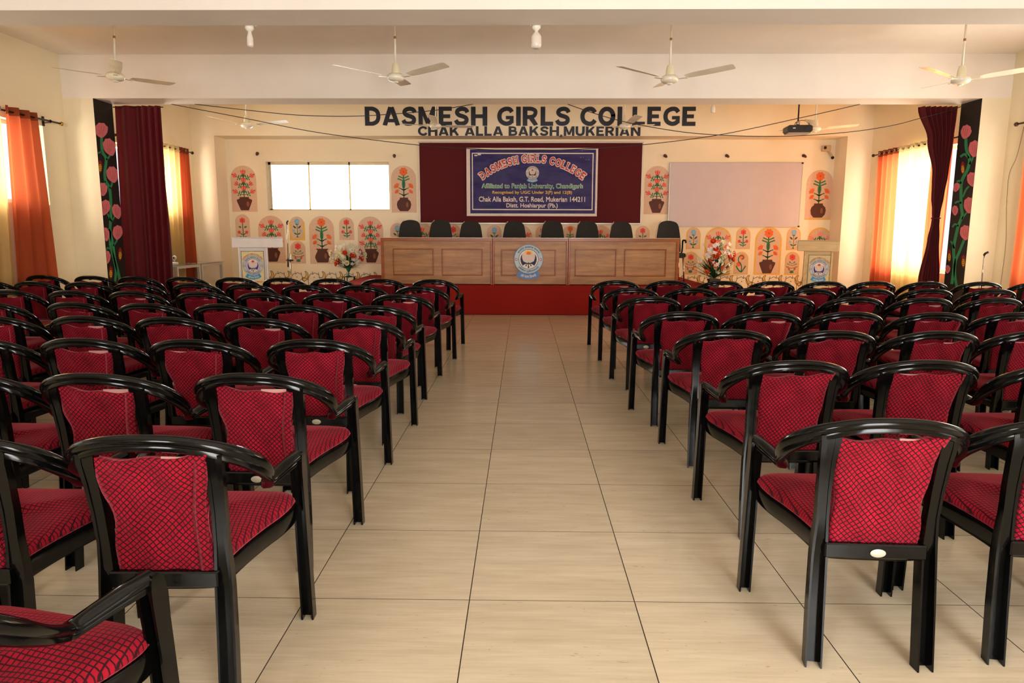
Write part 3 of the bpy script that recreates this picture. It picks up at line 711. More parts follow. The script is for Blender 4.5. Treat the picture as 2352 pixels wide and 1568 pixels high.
# ================================================================== AUDIENCE CHAIRS
def chair_meshes():
    M = {}
    # back bow and both arms: one moulded loop
    half = [(0, -.272, .785), (.08, -.268, .781), (.152, -.250, .765), (.212, -.217, .738), (.249, -.167, .700), (.258, -.110, .657), (.244, -.050, .613), (.218, .008, .577),
            (.210, .040, .566), (.220, .090, .574), (.237, .150, .586), (.250, .205, .592)]
    wh = [(1, 1), (1, 1), (1, 1.03), (1, 1.10), (1, 1.12), (1, 1.02), (1, .86), (1.08, .78), (1.16, .76), (1.25, .84), (1.28, .95), (1.22, 1.0)]
    pts = [(-x, y, z) for x, y, z in half[:0:-1]] + half; W = [a for a in wh[:0:-1]] + wh
    path = spline(pts, 4); ww = spline([(a, b, 0) for a, b in W], 4)
    prof = [(-.015, .010), (-.009, .017), (.003, .020), (.012, .017), (.018, .009), (.019, .000), (.015, -.006), (.0120, -.009), (.0135, -.013), (.0130, -.022), (.007, -.026), (-.010, -.026), (-.0155, -.018), (-.017, -.002)]
    prof = [(a, b) for a, b in prof][::-1]
    m = MB(); sweep(m, path, prof, [v.x for v in ww], [v.y for v in ww])
    M['bow'] = m.mesh('armrest_loop', M_BLACK, True, 50)
    def U(w, d, slot, sd):
        a, b, c = w / 2, d / 2, slot / 2
        return [(-a, -b), (-c, -b), (-c, -b + sd), (c, -b + sd), (c, -b), (a, -b), (a, b), (-a, b)]
    def leg(stations):
        m = MB(); rings = []
        for x, y, z, w, d, slot, sd, tw in stations:
            c, s_ = math.cos(tw), math.sin(tw)
            rings.append([(x + a * c - b * s_, y + a * s_ + b * c, z) for a, b in U(w, d, slot, sd)])
        return m.loft(rings)
    fr = [(.256, .237, 0, .042, .040, .030, .033, 0), (.254, .228, .20, .041, .039, .028, .032, 0), (.252, .217, .42, .039, .040, .026, .030, 0), (.251, .207, .540, .040, .044, .026, .030, 0),
          (.250, .204, .572, .044, .044, .022, .010, 0), (.250, .201, .594, .045, .036, .02, .002, 0), (.250, .197, .607, .042, .016, .02, .001, 0)]
    rr = [(.165, -.222, 0, .050, .042, .040, .036, .1), (.163, -.207, .18, .050, .041, .038, .034, .1), (.160, -.195, .345, .048, .040, .034, .026, .1), (.160, -.194, .40, .044, .036, .028, .006, .08),
          (.160, -.198, .48, .036, .032, .02, .003, .05), (.163, -.207, .57, .038, .030, .02, .003, .05), (.165, -.223, .66, .044, .030, .02, .003, .1), (.165, -.238, .715, .052, .030, .02, .002, .15), (.165, -.244, .742, .056, .022, .02, .001, .2)]
    mir = lambda st: [(-x, y, z, w, d, s_, sd, -tw) for x, y, z, w, d, s_, sd, tw in st]
    for k, st in (('front', fr), ('rear', rr)):
        a = leg(st); M[k + '_r'] = a.mesh(k + '_leg', M_BLACK, True, 40)
        b = leg(mir(st)); M[k + '_l'] = b.mesh(k + '_leg', M_BLACK, True, 40)
    # seat shell: rim that sweeps in towards the back legs
    right = [(0, .238), (.12, .238), (.20, .232), (.238, .212), (.244, .175), (.230, .105), (.204, .030), (.182, -.05), (.168, -.12), (.160, -.175), (.140, -.196), (.07, -.203), (0, -.204)]
    loop = spline([(x, y, 0) for x, y in right] + [(-x, y, 0) for x, y in right[-2:0:-1]], 3, True)
    zt = lambda y: .398 + .030 * (y + .2) / .44 + .012 * max(0, y)
    def ring(s_, dz, inset=0.0): return [((p.x) * s_, (p.y - .02) * s_ + .02, zt(p.y) + dz) for p in loop]
    m = MB(); m.loft([ring(.90, -.046), ring(.965, -.062), ring(.985, -.056), ring(1.004, -.008), ring(.99, 0), ring(.9, .002)], True, True)
    M['shell'] = m.mesh('seat_shell', M_BLACK, True, 45)
    m = MB(); cr = [(.955, .0), (.985, .010), (.975, .022), (.93, .033), (.83, .040), (.66, .045), (.45, .048), (.22, .049), (.05, .049)]
    m.loft([ring(a, b) for a, b in cr], True, True); M['cushion'] = m.mesh('seat_cushion', M_SEAT, True)
    # cover stitched over the back: variants with torn, sagging and folded edges
    for k in range(4):
        rnd = random.Random(k * 11 + 3); nx, nz = 18, 22; rings = []; sag = [(.004, .0), (.012, -.010), (.003, .010), (.010, .006)][k]
        ph = rnd.random() * 6; m = MB(); front, back = [], []
        for j in range(nz + 1):
            v = j / nz; z = .380 + .360 * v; hw = .134 - .010 * math.sin(PI * v) + .026 * v ** 2
            yb = -.199 - .006 * v - .052 * v ** 2.2
            rowb, rowf = [], []
            for i in range(nx + 1):
                u = -1 + 2 * i / nx
                top = sag[0] * (1 - u * u) * (-1 if k != 2 else 1) + sag[1] * u + .004 * math.sin(7 * u + ph)
                bot = (-.012 * (.5 - .5 * u) if k in (0, 2) else -.006) * (1 - v) + .004 * math.sin(5 * u + ph) * (1 - v)
                wr = .0035 * math.sin(9 * u + 11 * v + ph) + .0045 * math.sin(4 * u - 13 * v + 2 * ph) * (.4 + v) + .002 * math.sin(23 * u + 17 * v)
                bow = .010 * (1 - u * u)
                edge = 1 - .03 * math.sin(14 * v + ph) * abs(u) ** 3
                zz = z + top * v ** 3 + bot
                rowb.append((u * hw * edge, yb - bow * .4 - wr, zz)); rowf.append((u * hw * edge * .96, yb + .030 + bow, zz - .004 * v))
            back.append(rowb); front.append(rowf)
        n = nx + 1
        vsb = [p for r in back for p in r]; vsf = [p for r in front for p in r]; N = len(vsb); F = []
        for j in range(nz):
            for i in range(nx):
                a = j * n + i; F.append((a, a + 1, a + n + 1, a + n)); F.append((N + a, N + a + n, N + a + n + 1, N + a + 1))
        for i in range(nx): F.append((i, N + i, N + i + 1, i + 1)); a = nz * n + i; F.append((a, a + 1, N + a + 1, N + a))
        for j in range(nz): a = j * n; F.append((a, a + n, N + a + n, N + a)); a += nx; F.append((a, N + a, N + a + n, a + n))
        m.add(vsb + vsf, F); M[f'cover{k}'] = m.mesh('back_cover', M_COVER, True)
        # pale backing board peeping out over the cover
        m = MB(); s_ = 1 if k % 2 else -1
        m.loft([[(s_ * .03, -.214, .62), (s_ * .130, -.212, .62), (s_ * .130, -.207, .62), (s_ * .03, -.209, .62)],
                [(s_ * .03, -.243, .735), (s_ * .125, -.241, .738 - .002 * k), (s_ * .125, -.236, .738 - .002 * k), (s_ * .03, -.238, .735)]])
        M[f'board{k}'] = m.mesh('backing_board', M_BOARD)
    # stitched fold at the edge of the cover
    m = MB(); rows = []
    for j in range(13):
        v = j / 12; z = .384 + .345 * v; hw = .134 - .010 * math.sin(PI * v) + .026 * v ** 2; yb = -.206 - .006 * v - .052 * v ** 2.2
        rows.append([(hw - .034 + .002 * math.sin(9 * v), yb - .002, z), (hw - .018, yb - .005 - .002 * math.sin(21 * v), z), (hw + .003 + .003 * math.sin(17 * v), yb - .001, z), (hw - .018, yb + .003, z)])
    m.loft(rows); M['seam'] = m.mesh('cover_seam', M_COVER, True)
    m = MB(); m.lathe([(.004, 0), (.018, .0005), (.0185, .002), (.016, .0035), (.003, .004)], 0, 0, 18)
    m.v = [(x * 1.25, -z, y * .72) for x, y, z in m.v]; M['plate'] = m.mesh('maker_plate', plain('plate_cream', 'A39C8C', 0.45, .2), True, 40)
    # cross rail at the back of the seat that carries the plate, and a centre catch under the bow
    M['rail'] = MB().bbox(-.150, .150, -.222, -.200, .352, .398, .004).mesh('rear_rail', M_BLACK)
    M['catch'] = MB().bbox(-.016, .016, -.270, -.250, .752, .772, .004).mesh('bow_catch', M_BLACK)
    return M
M_BOARD = plain('backing_board', 'A87A72', 0.7)
CH = chair_meshes()
ORD = ['first', 'second', 'third', 'fourth', 'fifth', 'sixth', 'seventh', 'eighth', 'ninth', 'tenth']
def place_chair(x, y, rz, side, row, k):
    where = 'white lectern side' if side == 'L' else 'beech lectern side'
    t = thing('armchair', f'black plastic armchair, red netted cover, {ORD[k]} from aisle, {ORD[row]} row from stage, {where}', 'chair', (x, y, 0), rz, 'armchairs in rows for the audience')
    var = random.randrange(4)
    put('armrest_loop', CH['bow'], t)
    for a in ('front_l', 'front_r', 'rear_l', 'rear_r'): put(a[:-2] + '_leg', CH[a], t)
    put('seat_shell', CH['shell'], t); put('seat_cushion', CH['cushion'], t)
    c = put('back_cover', CH[f'cover{var}'], t)
    if random.random() < .6: put('backing_board', CH[f'board{var}'], t)
    if side == 'L' or random.random() < .3: put('cover_seam', CH['seam'], c)
    r = put('rear_rail', CH['rail'], t); put('bow_catch', CH['catch'], t)
    if random.random() < .6: put('maker_plate', CH['plate'], r, (random.uniform(-.04, .02), -.2225, .372))
    return t
# chair rows: centre x of each chair from the aisle outwards, y of the aisle chair, slope of the row, turn
ROWS = {
 'L': [([-.985, -1.576, -2.167, -2.745, -3.30, -3.93, -4.53, -5.10, -5.74], 8.10, -.105, -.07),
       ([-.99, -1.60, -2.165, -2.78, -3.36, -4.0, -4.568, -5.15, -5.73], 7.09, -.125, -.07),
       ([-1.035, -1.65, -2.25, -2.80, -3.45, -4.02, -4.62, -5.19, -5.76], 6.20, -.09, -.05),
       ([-1.05, -1.60, -2.18, -2.765, -3.33, -4.0, -4.6], 5.265, -.06, -.05),
       ([-1.01, -1.60, -2.18, -2.74, -3.32, -3.9], 4.50, -.03, -.04),
       ([-1.03, -1.62, -2.18, -2.75, -3.33], 3.67, 0, -.03),
       ([-1.01, -1.60, -2.17, -2.74], 2.83, 0, -.02),
       ([-.99, -1.565, -2.14], 2.02, 0, 0),
       ([-1.083], 1.252, 0, -.21)],
 'R': [([1.043, 1.62, 2.18, 2.72, 3.28, 3.85, 4.42, 5.06, 5.64], 8.055, 0, 0),
       ([1.06, 1.62, 2.17, 2.73, 3.30, 3.86, 4.50, 5.1], 7.02, 0, 0),
       ([1.07, 1.61, 2.17, 2.74, 3.30, 3.88, 4.45], 6.09, .01, 0),
       ([1.08, 1.62, 2.17, 2.74, 3.31, 3.88], 4.97, .01, 0),
       ([1.14, 1.70, 2.27, 2.84, 3.4], 4.103, 0, 0),
       ([1.14, 1.70, 2.27, 2.84], 3.16, 0, 0),
       ([1.08, 1.655, 2.23], 2.237, 0, -.045)]}
for side, rows in ROWS.items():
    for r_, (xs, y0, sl, rot) in enumerate(rows):
        for k in range(1, len(xs)):                       # neighbours touch at the arms but do not overlap
            if abs(xs[k]) - abs(xs[k - 1]) < .568: xs[k] = math.copysign(abs(xs[k - 1]) + .568, xs[k])
        for k, x in enumerate(xs):
            y = y0 + sl * (x - xs[0]) + (random.uniform(-.03, .03) if k else 0)
            place_chair(x, y, rot + random.uniform(-.02, .02), side, r_, k)

# ================================================================== STAGE AND DESK
SZ = 0.48
st = MB().bbox(-3.03, 3.04, 11.33, YB - .022, 0, SZ, .015).obj('stage', M_CARPET)
tag(st, 'low stage covered in plain red carpet below the long desk', 'stage')
DY = 11.40
def dx(u): return at_y(u, 600, DY).x
DTOP, DH = SZ, at_y(1216, 546, DY).z - SZ
def desk(u0, u1, mould, label, end_l, end_r):
    x0, x1 = dx(u0), dx(u1); t = thing('desk', label, 'desk', ((x0 + x1) / 2, DY, SZ), 0, 'sections of the long stage desk')
    w = (x1 - x0) / 2 - .0015; D = .72
    MB().bbox(-w + .03, w - .03, .018, .036, .012, DH - .05, .002).obj('front_panel', M_VENEER, t)
    MB().bbox(-w, w, 0, .05, DH - .058, DH - .006, .004).obj('top_rail', M_TRIM, t)
    MB().bbox(-w, w, -.001, D, DH - .007, DH, .002).obj('worktop', plain('desk_top', 'D8C4A6', 0.16, var=.04), t)
    for s_, big in ((-1, end_l), (1, end_r)):
        ww = .05 if big else .030
        a, b = (-w, -w + ww) if s_ < 0 else (w - ww, w)
        MB().bbox(a, b, .002, .05, 0, DH - .054, .005).obj('post', M_TRIM, t)
        a, b = (-w + .001, -w + .022) if s_ < 0 else (w - .022, w - .001)
        MB().bbox(a, b, .05, D - .02, 0, DH - .014, .002).obj('side_panel', M_VENEER, t)
    for (ua, ub, va, vb) in mould:
        a, b = dx(ua) - (x0 + x1) / 2, dx(ub) - (x0 + x1) / 2; zt_, zb = at_y((ua + ub) / 2, va, DY).z - SZ, at_y((ua + ub) / 2, vb, DY).z - SZ
        m = MB(); k = .018
        for q in ((a, b, zt_ - k, zt_), (a, b, zb, zb + k), (a, a + k, zb + k, zt_ - k), (b - k, b, zb + k, zt_ - k)): m.bbox(q[0], q[1], .004, .020, q[2], q[3], .005)
        m.obj('panel_moulding', M_TRIM, t)
    return t
desk(875, 1131, [(902.5, 996, 570.5, 632), (1014.5, 1108.5, 571, 633)], 'oak veneer stage desk section with two moulded frames, beside the footed flower vase', True, False)
desk(1131, 1305, [(1151, 1277, 573, 633.5)], 'oak veneer stage desk section behind the round college emblem', False, False)
desk(1305, 1560, [(1320.5, 1416, 572, 635), (1434, 1530.5, 572, 635)], 'oak veneer stage desk section with two moulded frames, beside the potted flowers', False, True)

# ------------------------------------------------------------------ college emblem artwork (discs and shapes, x-z plane)
GUR_TOP, GUR_BOT, GUR_RIB = 'ਦਸਮੇਸ਼ ਗਰਲਜ਼ ਕਾਲਜ', 'ਮੁਕੇਰੀਆਂ (ਹੁਿਸ਼ਆਰਪੁਰ)', 'ਨਮੋ ਸਰਬ ਿਗਆਨੇ'
def emblem(parent, cx, y, cz, R, ring_hex, blade_hex, sun_hex, rib_hex, ink_hex, thick=None, text=True, sx=1.0, halo=True):
    """round college crest of radius R facing -y; returns nothing, adds parts"""
    L = lambda k: (lambda a, b: (cx + a * R * sx, y - .0009 * k, cz + b * R))
    def disc(r, k, n=48): return flat([(r * math.cos(2 * PI * i / n), r * math.sin(2 * PI * i / n)) for i in range(n)], [tuple(range(n))[::-1]], L(k))
    def ringm(r0, r1, k, n=48):
        v = [(r0 * math.cos(2 * PI * i / n), r0 * math.sin(2 * PI * i / n)) for i in range(n)] + [(r1 * math.cos(2 * PI * i / n), r1 * math.sin(2 * PI * i / n)) for i in range(n)]
        return flat(v, [(i, (i + 1) % n, n + (i + 1) % n, n + i) for i in range(n)], L(k))
    rib = [(-.62, -.80), (-.84, -1.12), (-.5, -1.30), (0, -1.40), (.5, -1.30), (.80, -1.12), (.62, -.80), (.3, -.98), (0, -1.02), (-.3, -.98)]
    flat([(a, b) for a, b in rib], [tuple(range(len(rib)))], L(0)).obj('emblem_ribbon', paint(rib_hex), parent)
    disc(1.0, 1).obj('emblem_ring', paint(ring_hex), parent)
    disc(.68, 2).obj('emblem_field', paint('E9DDD4'), parent)
    ringm(.655, .685, 3).obj('emblem_inner_line', paint('4A2F2A'), parent)
    ringm(.975, 1.0, 3).obj('emblem_outer_line', paint('5C7896'), parent)
    if halo: flat([(.30 * math.cos(PI * i / 12), .34 + .26 * math.sin(PI * i / 12)) for i in range(13)], [tuple(range(13))], L(3)).obj('emblem_halo', paint('F2C46A'), parent)
    flat([(.16 * math.cos(2 * PI * i / 16), .37 + .15 * math.sin(2 * PI * i / 16)) for i in range(16)], [tuple(range(16))], L(4)).obj('emblem_sun', paint(sun_hex), parent)
    for s_ in (-1, 1):
        outer = [(.44, .36), (.53, .18), (.555, 0), (.53, -.18), (.46, -.34), (.40, -.44), (.28, -.36), (.12, -.30), (0, -.32)]
        inner = [(0, -.26), (.14, -.24), (.28, -.18), (.38, -.08), (.44, .08), (.45, .22)]
        p = [(s_ * a, b) for a, b in outer + inner]
        flat(p, [tuple(range(len(p)))], L(4)).obj('emblem_blade', paint(blade_hex), parent)
        pg = [(0, .30), (.20, .34), (.42, .40), (.42, .02), (.36, -.14), (.2, -.20), (0, -.24)]
        flat([(s_ * a, b) for a, b in pg], [tuple(range(7))], L(5)).obj('emblem_page', paint('DCC9C2'), parent)
        D = Draw(lambda a, b, k: L(6 + k)(a, b)); D.stroke('emblem_strap', ink_hex, [(0, -.28), (s_ * .12, -.34), (s_ * .17, -.42)], .05); D.ell('emblem_strap', ink_hex, s_ * .17, -.44, .045, .045)
        D.ell('emblem_rosette', 'B4485A', s_ * .84, -.02, .09, .09, 1); D.ell('emblem_rosette_heart', 'E9DDD4', s_ * .84, -.02, .05, .05, 2); D.flush(parent)
    D = Draw(lambda a, b, k: L(6 + k)(a, b)); D.stroke('emblem_strap', ink_hex, [(0, -.2), (0, -.5)], .05, 1, 0); D.ell('emblem_strap', ink_hex, 0, -.54, .06, .06); D.flush(parent)
    if text:
        v, f = text_fit(GUR_TOP, 1.75, .19, .012); flat(bend(v, .83), f, L(4)).obj('emblem_lettering', paint(ink_hex), parent)
        v, f = text_fit(GUR_BOT, 1.55, .20, .012); flat(bend(v, -.83), f, L(4)).obj('emblem_lettering', paint(ink_hex), parent)
        v, f = text_fit(GUR_RIB, 1.05, .22, .015); flat(keep(v, [(a, b - .01) for a, b in bend(v, -1.16)]), f, L(3)).obj('ribbon_lettering', paint('EFE6E0'), parent)
ec, er = at_y(1214, 595, DY), at_y(1247.5, 595, DY)
R_ = (er.x - ec.x)
t = thing('college_emblem', 'round blue and white college emblem sign with ribbon mounted on desk front', 'sign', (ec.x, DY, ec.z))
m = MB(); n = 48; m.loft([[(R_ * math.cos(2 * PI * i / n), yy, R_ * math.sin(2 * PI * i / n)) for i in range(n)] for yy in (.001, -.016)])
m.obj('backing_disc', M_WHITEP, t)
emblem(t, 0, -.017, 0, R_, 'B9CBDA', '1E2A4A', 'E8742A', '5F86BE', '24344C')
# ------------------------------------------------------------------ boards and banner on the back wall
yb = YB - .03
a, b = at_y(963, 328, yb), at_y(1470, 512, yb)
t = thing('notice_board', 'long maroon felt notice board in a slim metal frame behind the banner', 'board', ((a.x + b.x) / 2, yb, (a.z + b.z) / 2))
w, h = (b.x - a.x) / 2, (a.z - b.z) / 2
MB().box(-w, w, 0, .028, -h, h).obj('felt_panel', M_FELT, t)
m = MB()
for q in ((-w - .02, w + .02, h, h + .02), (-w - .02, w + .02, -h - .03, -h), (-w - .02, -w, -h, h), (w, w + .02, -h, h)): m.bbox(q[0], q[1], -.008, .029, q[2], q[3], .004)
m.obj('frame', M_ALU, t)
a, b = at_y(1541, 374, yb), at_y(1834, 520, yb)
t = thing('whiteboard', 'large blank whiteboard with thin metal frame above the small flower murals', 'whiteboard', ((a.x + b.x) / 2, yb, (a.z + b.z) / 2))
w, h = (b.x - a.x) / 2, (a.z - b.z) / 2
MB().box(-w, w, 0, .028, -h, h).obj('writing_surface', M_WHITEB, t)
m = MB()
for q in ((-w - .012, w + .012, h, h + .012), (-w - .012, w + .012, -h - .012, -h), (-w - .022, -w, -h, h), (w, w + .012, -h, h)): m.bbox(q[0], q[1], -.006, .029, q[2], q[3], .003)
m.obj('frame', M_ALU, t)
for sx, sz in ((-1, -1), (1, -1), (1, 1)): MB().bbox(sx * w - .02, sx * w + .02, -.009, 0, sz * h - .015, sz * h + .015, .003).obj('corner_cap', M_DARKM, t)
# banner: a wrinkled sheet with printed border and lettering
yn = yb - .022
BP = [at_y(1072, 340, yn), at_y(1375, 341, yn), at_y(1370, 497, yn), at_y(1071, 494, yn)]
bc = (BP[0] + BP[1] + BP[2] + BP[3]) / 4
t = thing('banner', 'dark violet printed college banner hung on the maroon notice board', 'banner', (bc.x, yn, bc.z))
bw2, bh2 = (BP[1].x - BP[0].x) / 2, (BP[0].z - BP[2].z) / 2
def wrink(x, z): return .004 * math.sin(5 * x + 9 * z) + .003 * math.sin(11 * x - 7 * z + 1) + .0025 * math.sin(3 * x * z * 9 + 2) + .002 * math.sin(23 * z + 4 * x)
def sheet(x0, x1, z0, z1, lift, nx, nz):
    m = MB(); v = [(x0 + (x1 - x0) * i / nx, wrink(x0 + (x1 - x0) * i / nx, z0 + (z1 - z0) * j / nz) - lift, z0 + (z1 - z0) * j / nz) for j in range(nz + 1) for i in range(nx + 1)]
    return m.add(v, [(j * (nx + 1) + i, j * (nx + 1) + i + 1, (j + 1) * (nx + 1) + i + 1, (j + 1) * (nx + 1) + i) for j in range(nz) for i in range(nx)])
def banner_mat():
    q = NT('banner_vinyl'); n = q.noise(q.coord((1, 1, 2)), 5, 5, 0.6)
    q.set(Base_Color=q.ramp(n, [(0.3, lin('261A52')), (0.75, lin('382A70'))]), Roughness=0.42, Specular_IOR_Level=0.22); q.bump(n, .4, .02); return q.m
M_BAN = banner_mat(); M_BWHITE = paint('E4D3C8', .45)
sheet(-bw2, bw2, -bh2, bh2, 0, 50, 26).obj('white_margin', M_BWHITE, t, True)
sheet(-bw2 + .07, bw2 - .04, -bh2 + .05, bh2 - .03, .0012, 50, 26).obj('printed_sheet', M_BAN, t, True)
bx0, bx1, bz0, bz1 = -bw2 + .105, bw2 - .085, -bh2 + .115, bh2 - .09; k = .02
for q in ((bx0, bx1, bz1 - k, bz1, 50, 1), (bx0, bx1, bz0, bz0 + k, 50, 1), (bx0, bx0 + k, bz0 + k, bz1 - k, 1, 26), (bx1 - k, bx1, bz0 + k, bz1 - k, 1, 26)):
    sheet(q[0], q[1], q[2], q[3], .0024, q[4], q[5]).obj('printed_border', M_BWHITE, t)
def on_banner(lift): return lambda x, z: (x, wrink(x, z) - lift, z)
def ban_text(body, u0, u1, v0, v1, hexc, off, lift=.0045, outline=None):
    A, B = at_y(u0, (v0 + v1) / 2, yn), at_y(u1, (v0 + v1) / 2, yn); T, Bt = at_y((u0 + u1) / 2, v0, yn), at_y((u0 + u1) / 2, v1, yn)
    ox, oz = (A.x + B.x) / 2 - bc.x, (T.z + Bt.z) / 2 - bc.z
    if outline:
        v, f = text_fit(body, B.x - A.x + .03, T.z - Bt.z + .03, off + .03); flat(keep(v, [(p + ox, q + oz) for p, q in v]), f, on_banner(lift)).obj('printed_outline', paint(outline, .45), t)
        lift += .0015
    v, f = text_fit(body, B.x - A.x, T.z - Bt.z, off); flat(keep(v, [(p + ox, q + oz) for p, q in v]), f, on_banner(lift)).obj('printed_lettering', paint(hexc, .45), t)
ban_text('Affiliated to Panjab University, Chandigarh', 1108, 1337, 423, 434, '3F8A5A', .02, outline='B9C4B4')
ban_text('Recognised by UGC Under 2(F) and 12(B)', 1131, 1314, 438, 447, 'E6B12C', .022)
ban_text('Chak Alla Baksh, G.T. Road, Mukerian 144211', 1100, 1344, 451.5, 465, 'E6D2CC', .024)
ban_text('Distt. Hoshiarpur (Pb.)', 1163, 1281, 466.5, 479.5, 'E6D2CC', .024)
# arched title: letters follow a circle
def arch_title(lift, off, hexc, name, grow):
    pw = at_y(1350, 380, yn).x - at_y(1095, 380, yn).x; H = .145 + grow; Rr = 1.62
    v, f = brush_fit('DASMESH GIRLS COLLEGE', 2.16 + grow, H - grow, serif=True, thin=.86, fat=off); v = bend(v, Rr)
    top = at_y(1222, 364, yn).z - bc.z
    flat(keep(v, [(x + at_y(1223, 380, yn).x - bc.x, z - Rr + top) for x, z in v]), f, on_banner(lift)).obj(name, paint(hexc, .45), t)
arch_title(.0045, .10, 'EBD6CC', 'printed_outline', .03); arch_title(.0062, 0, 'C4231F', 'printed_lettering', 0)
e0, e1 = at_y(1223, 397, yn), at_y(1238.5, 397, yn)
emblem(t, e0.x - bc.x, -.010, e0.z - bc.z, e1.x - e0.x, 'D8CDCB', '3A3244', 'C4332A', '7FB2D8', '3A3440', halo=False)
for (u, v) in ((1093, 357), (1101, 355)): p = at_y(u, v, yn); MB().box(p.x - bc.x - .03, p.x - bc.x + .03, -.012, -.009, p.z - bc.z - .012, p.z - bc.z + .012).obj('tape_patch', M_BWHITE, t)

# ------------------------------------------------------------------ chairs behind the desk
def office_meshes():
    M = {}; rings = []
    for v in [i / 12 for i in range(13)]:
        z = .50 + .54 * v; hw = .225 * (1 - .30 * v ** 1.6) * (1 if v < .9 else (1 - (v - .9) * 1.6)); y = .20 + .05 * v - .05 * math.sin(PI * v * .8)
        n = 12; rg = []
        for i in range(n + 1): u = -1 + 2 * i / n; rg.append((u * hw, y - .02 + .035 * u * u * -1 - .012 * (1 - abs(u) ** 4), z - .03 * u * u * v ** 6))
        for i in range(n, -1, -1): u = -1 + 2 * i / n; rg.append((u * hw * .99, y + .03 - .035 * u * u, z - .03 * u * u * v ** 6))
        rings.append(rg)
    M['back'] = MB().loft(rings).mesh('backrest', M_GREYC, True, 60)
    seat = [[(sx * w, y, z) for sx, y in ((-1, -.23), (-.9, -.26), (.9, -.26), (1, -.23), (1, .18), (.85, .22), (-.85, .22), (-1, .18))] for w, z in ((.20, .41), (.235, .43), (.24, .46), (.22, .49))]
    M['seat'] = MB().loft(seat).mesh('seat', M_GREYC, True, 60)
    M['edge'] = MB().tube([(-.225, .205, .52), (-.222, .215, .65), (-.205, .225, .80), (-.18, .238, .93), (-.155, .247, 1.0), (-.12, .252, 1.036)], .006, 6).mesh('back_piping', plain('grey_piping', 'CFC4B8', .4), True)
    for s_, k in ((-1, 'arm_l'), (1, 'arm_r')):
        m = MB(); m.tube(spline([(s_ * .20, .10, .45), (s_ * .225, .08, .47), (s_ * .236, .07, .55), (s_ * .236, .06, .66), (s_ * .236, .03, .70), (s_ * .236, -.16, .70), (s_ * .236, -.18, .66)], 4), .016, 8); M[k] = m.mesh('armrest', M_BLKP, True)
        for y, kk in ((-.2, 'lf'), (.2, 'lr')): M[kk + k[-1]] = MB().tube([(s_ * .2, y * .9, .43), (s_ * .215, y, .20), (s_ * .22, y * 1.1, 0)], .013, 8).mesh('leg', M_STEEL, True)
    return M
OM = office_meshes(); OCY = 12.42
WHERE = ['beside the footed flower vase end of desk', 'second from the footed flower vase end', 'third from the footed flower vase end', 'just behind the emblem desk section, white lectern side',
         'just behind the emblem desk section, whiteboard side', 'third from the potted flowers end', 'second from the potted flowers end', 'beside the potted flowers end of desk']
for k, (ua, ub, v) in enumerate(((920, 968, 505), (989, 1038, 505), (1057, 1108, 508), (1157, 1207, 508), (1244, 1293, 507), (1324, 1372, 508), (1401, 1450, 509), (1508, 1558, 507))):
    x = (at_y(ua, 530, OCY + .24).x + at_y(ub, 530, OCY + .24).x) / 2; top = at_y((ua + ub) / 2, v, OCY + .24).z
    t = thing('office_chair', f'charcoal office chair with rounded back, {WHERE[k]}', 'chair', (x, OCY, SZ + .001), 0, 'office chairs behind the stage desk')
    t.scale = (1, 1, (top - SZ) / 1.04)
    put('seat', OM['seat'], t); b_ = put('backrest', OM['back'], t); put('back_piping', OM['edge'], b_)
    for a in ('arm_l', 'arm_r'): put('armrest', OM[a], t)
    for a in ('lfl', 'lfr', 'lrl', 'lrr'): put('leg', OM[a], t)

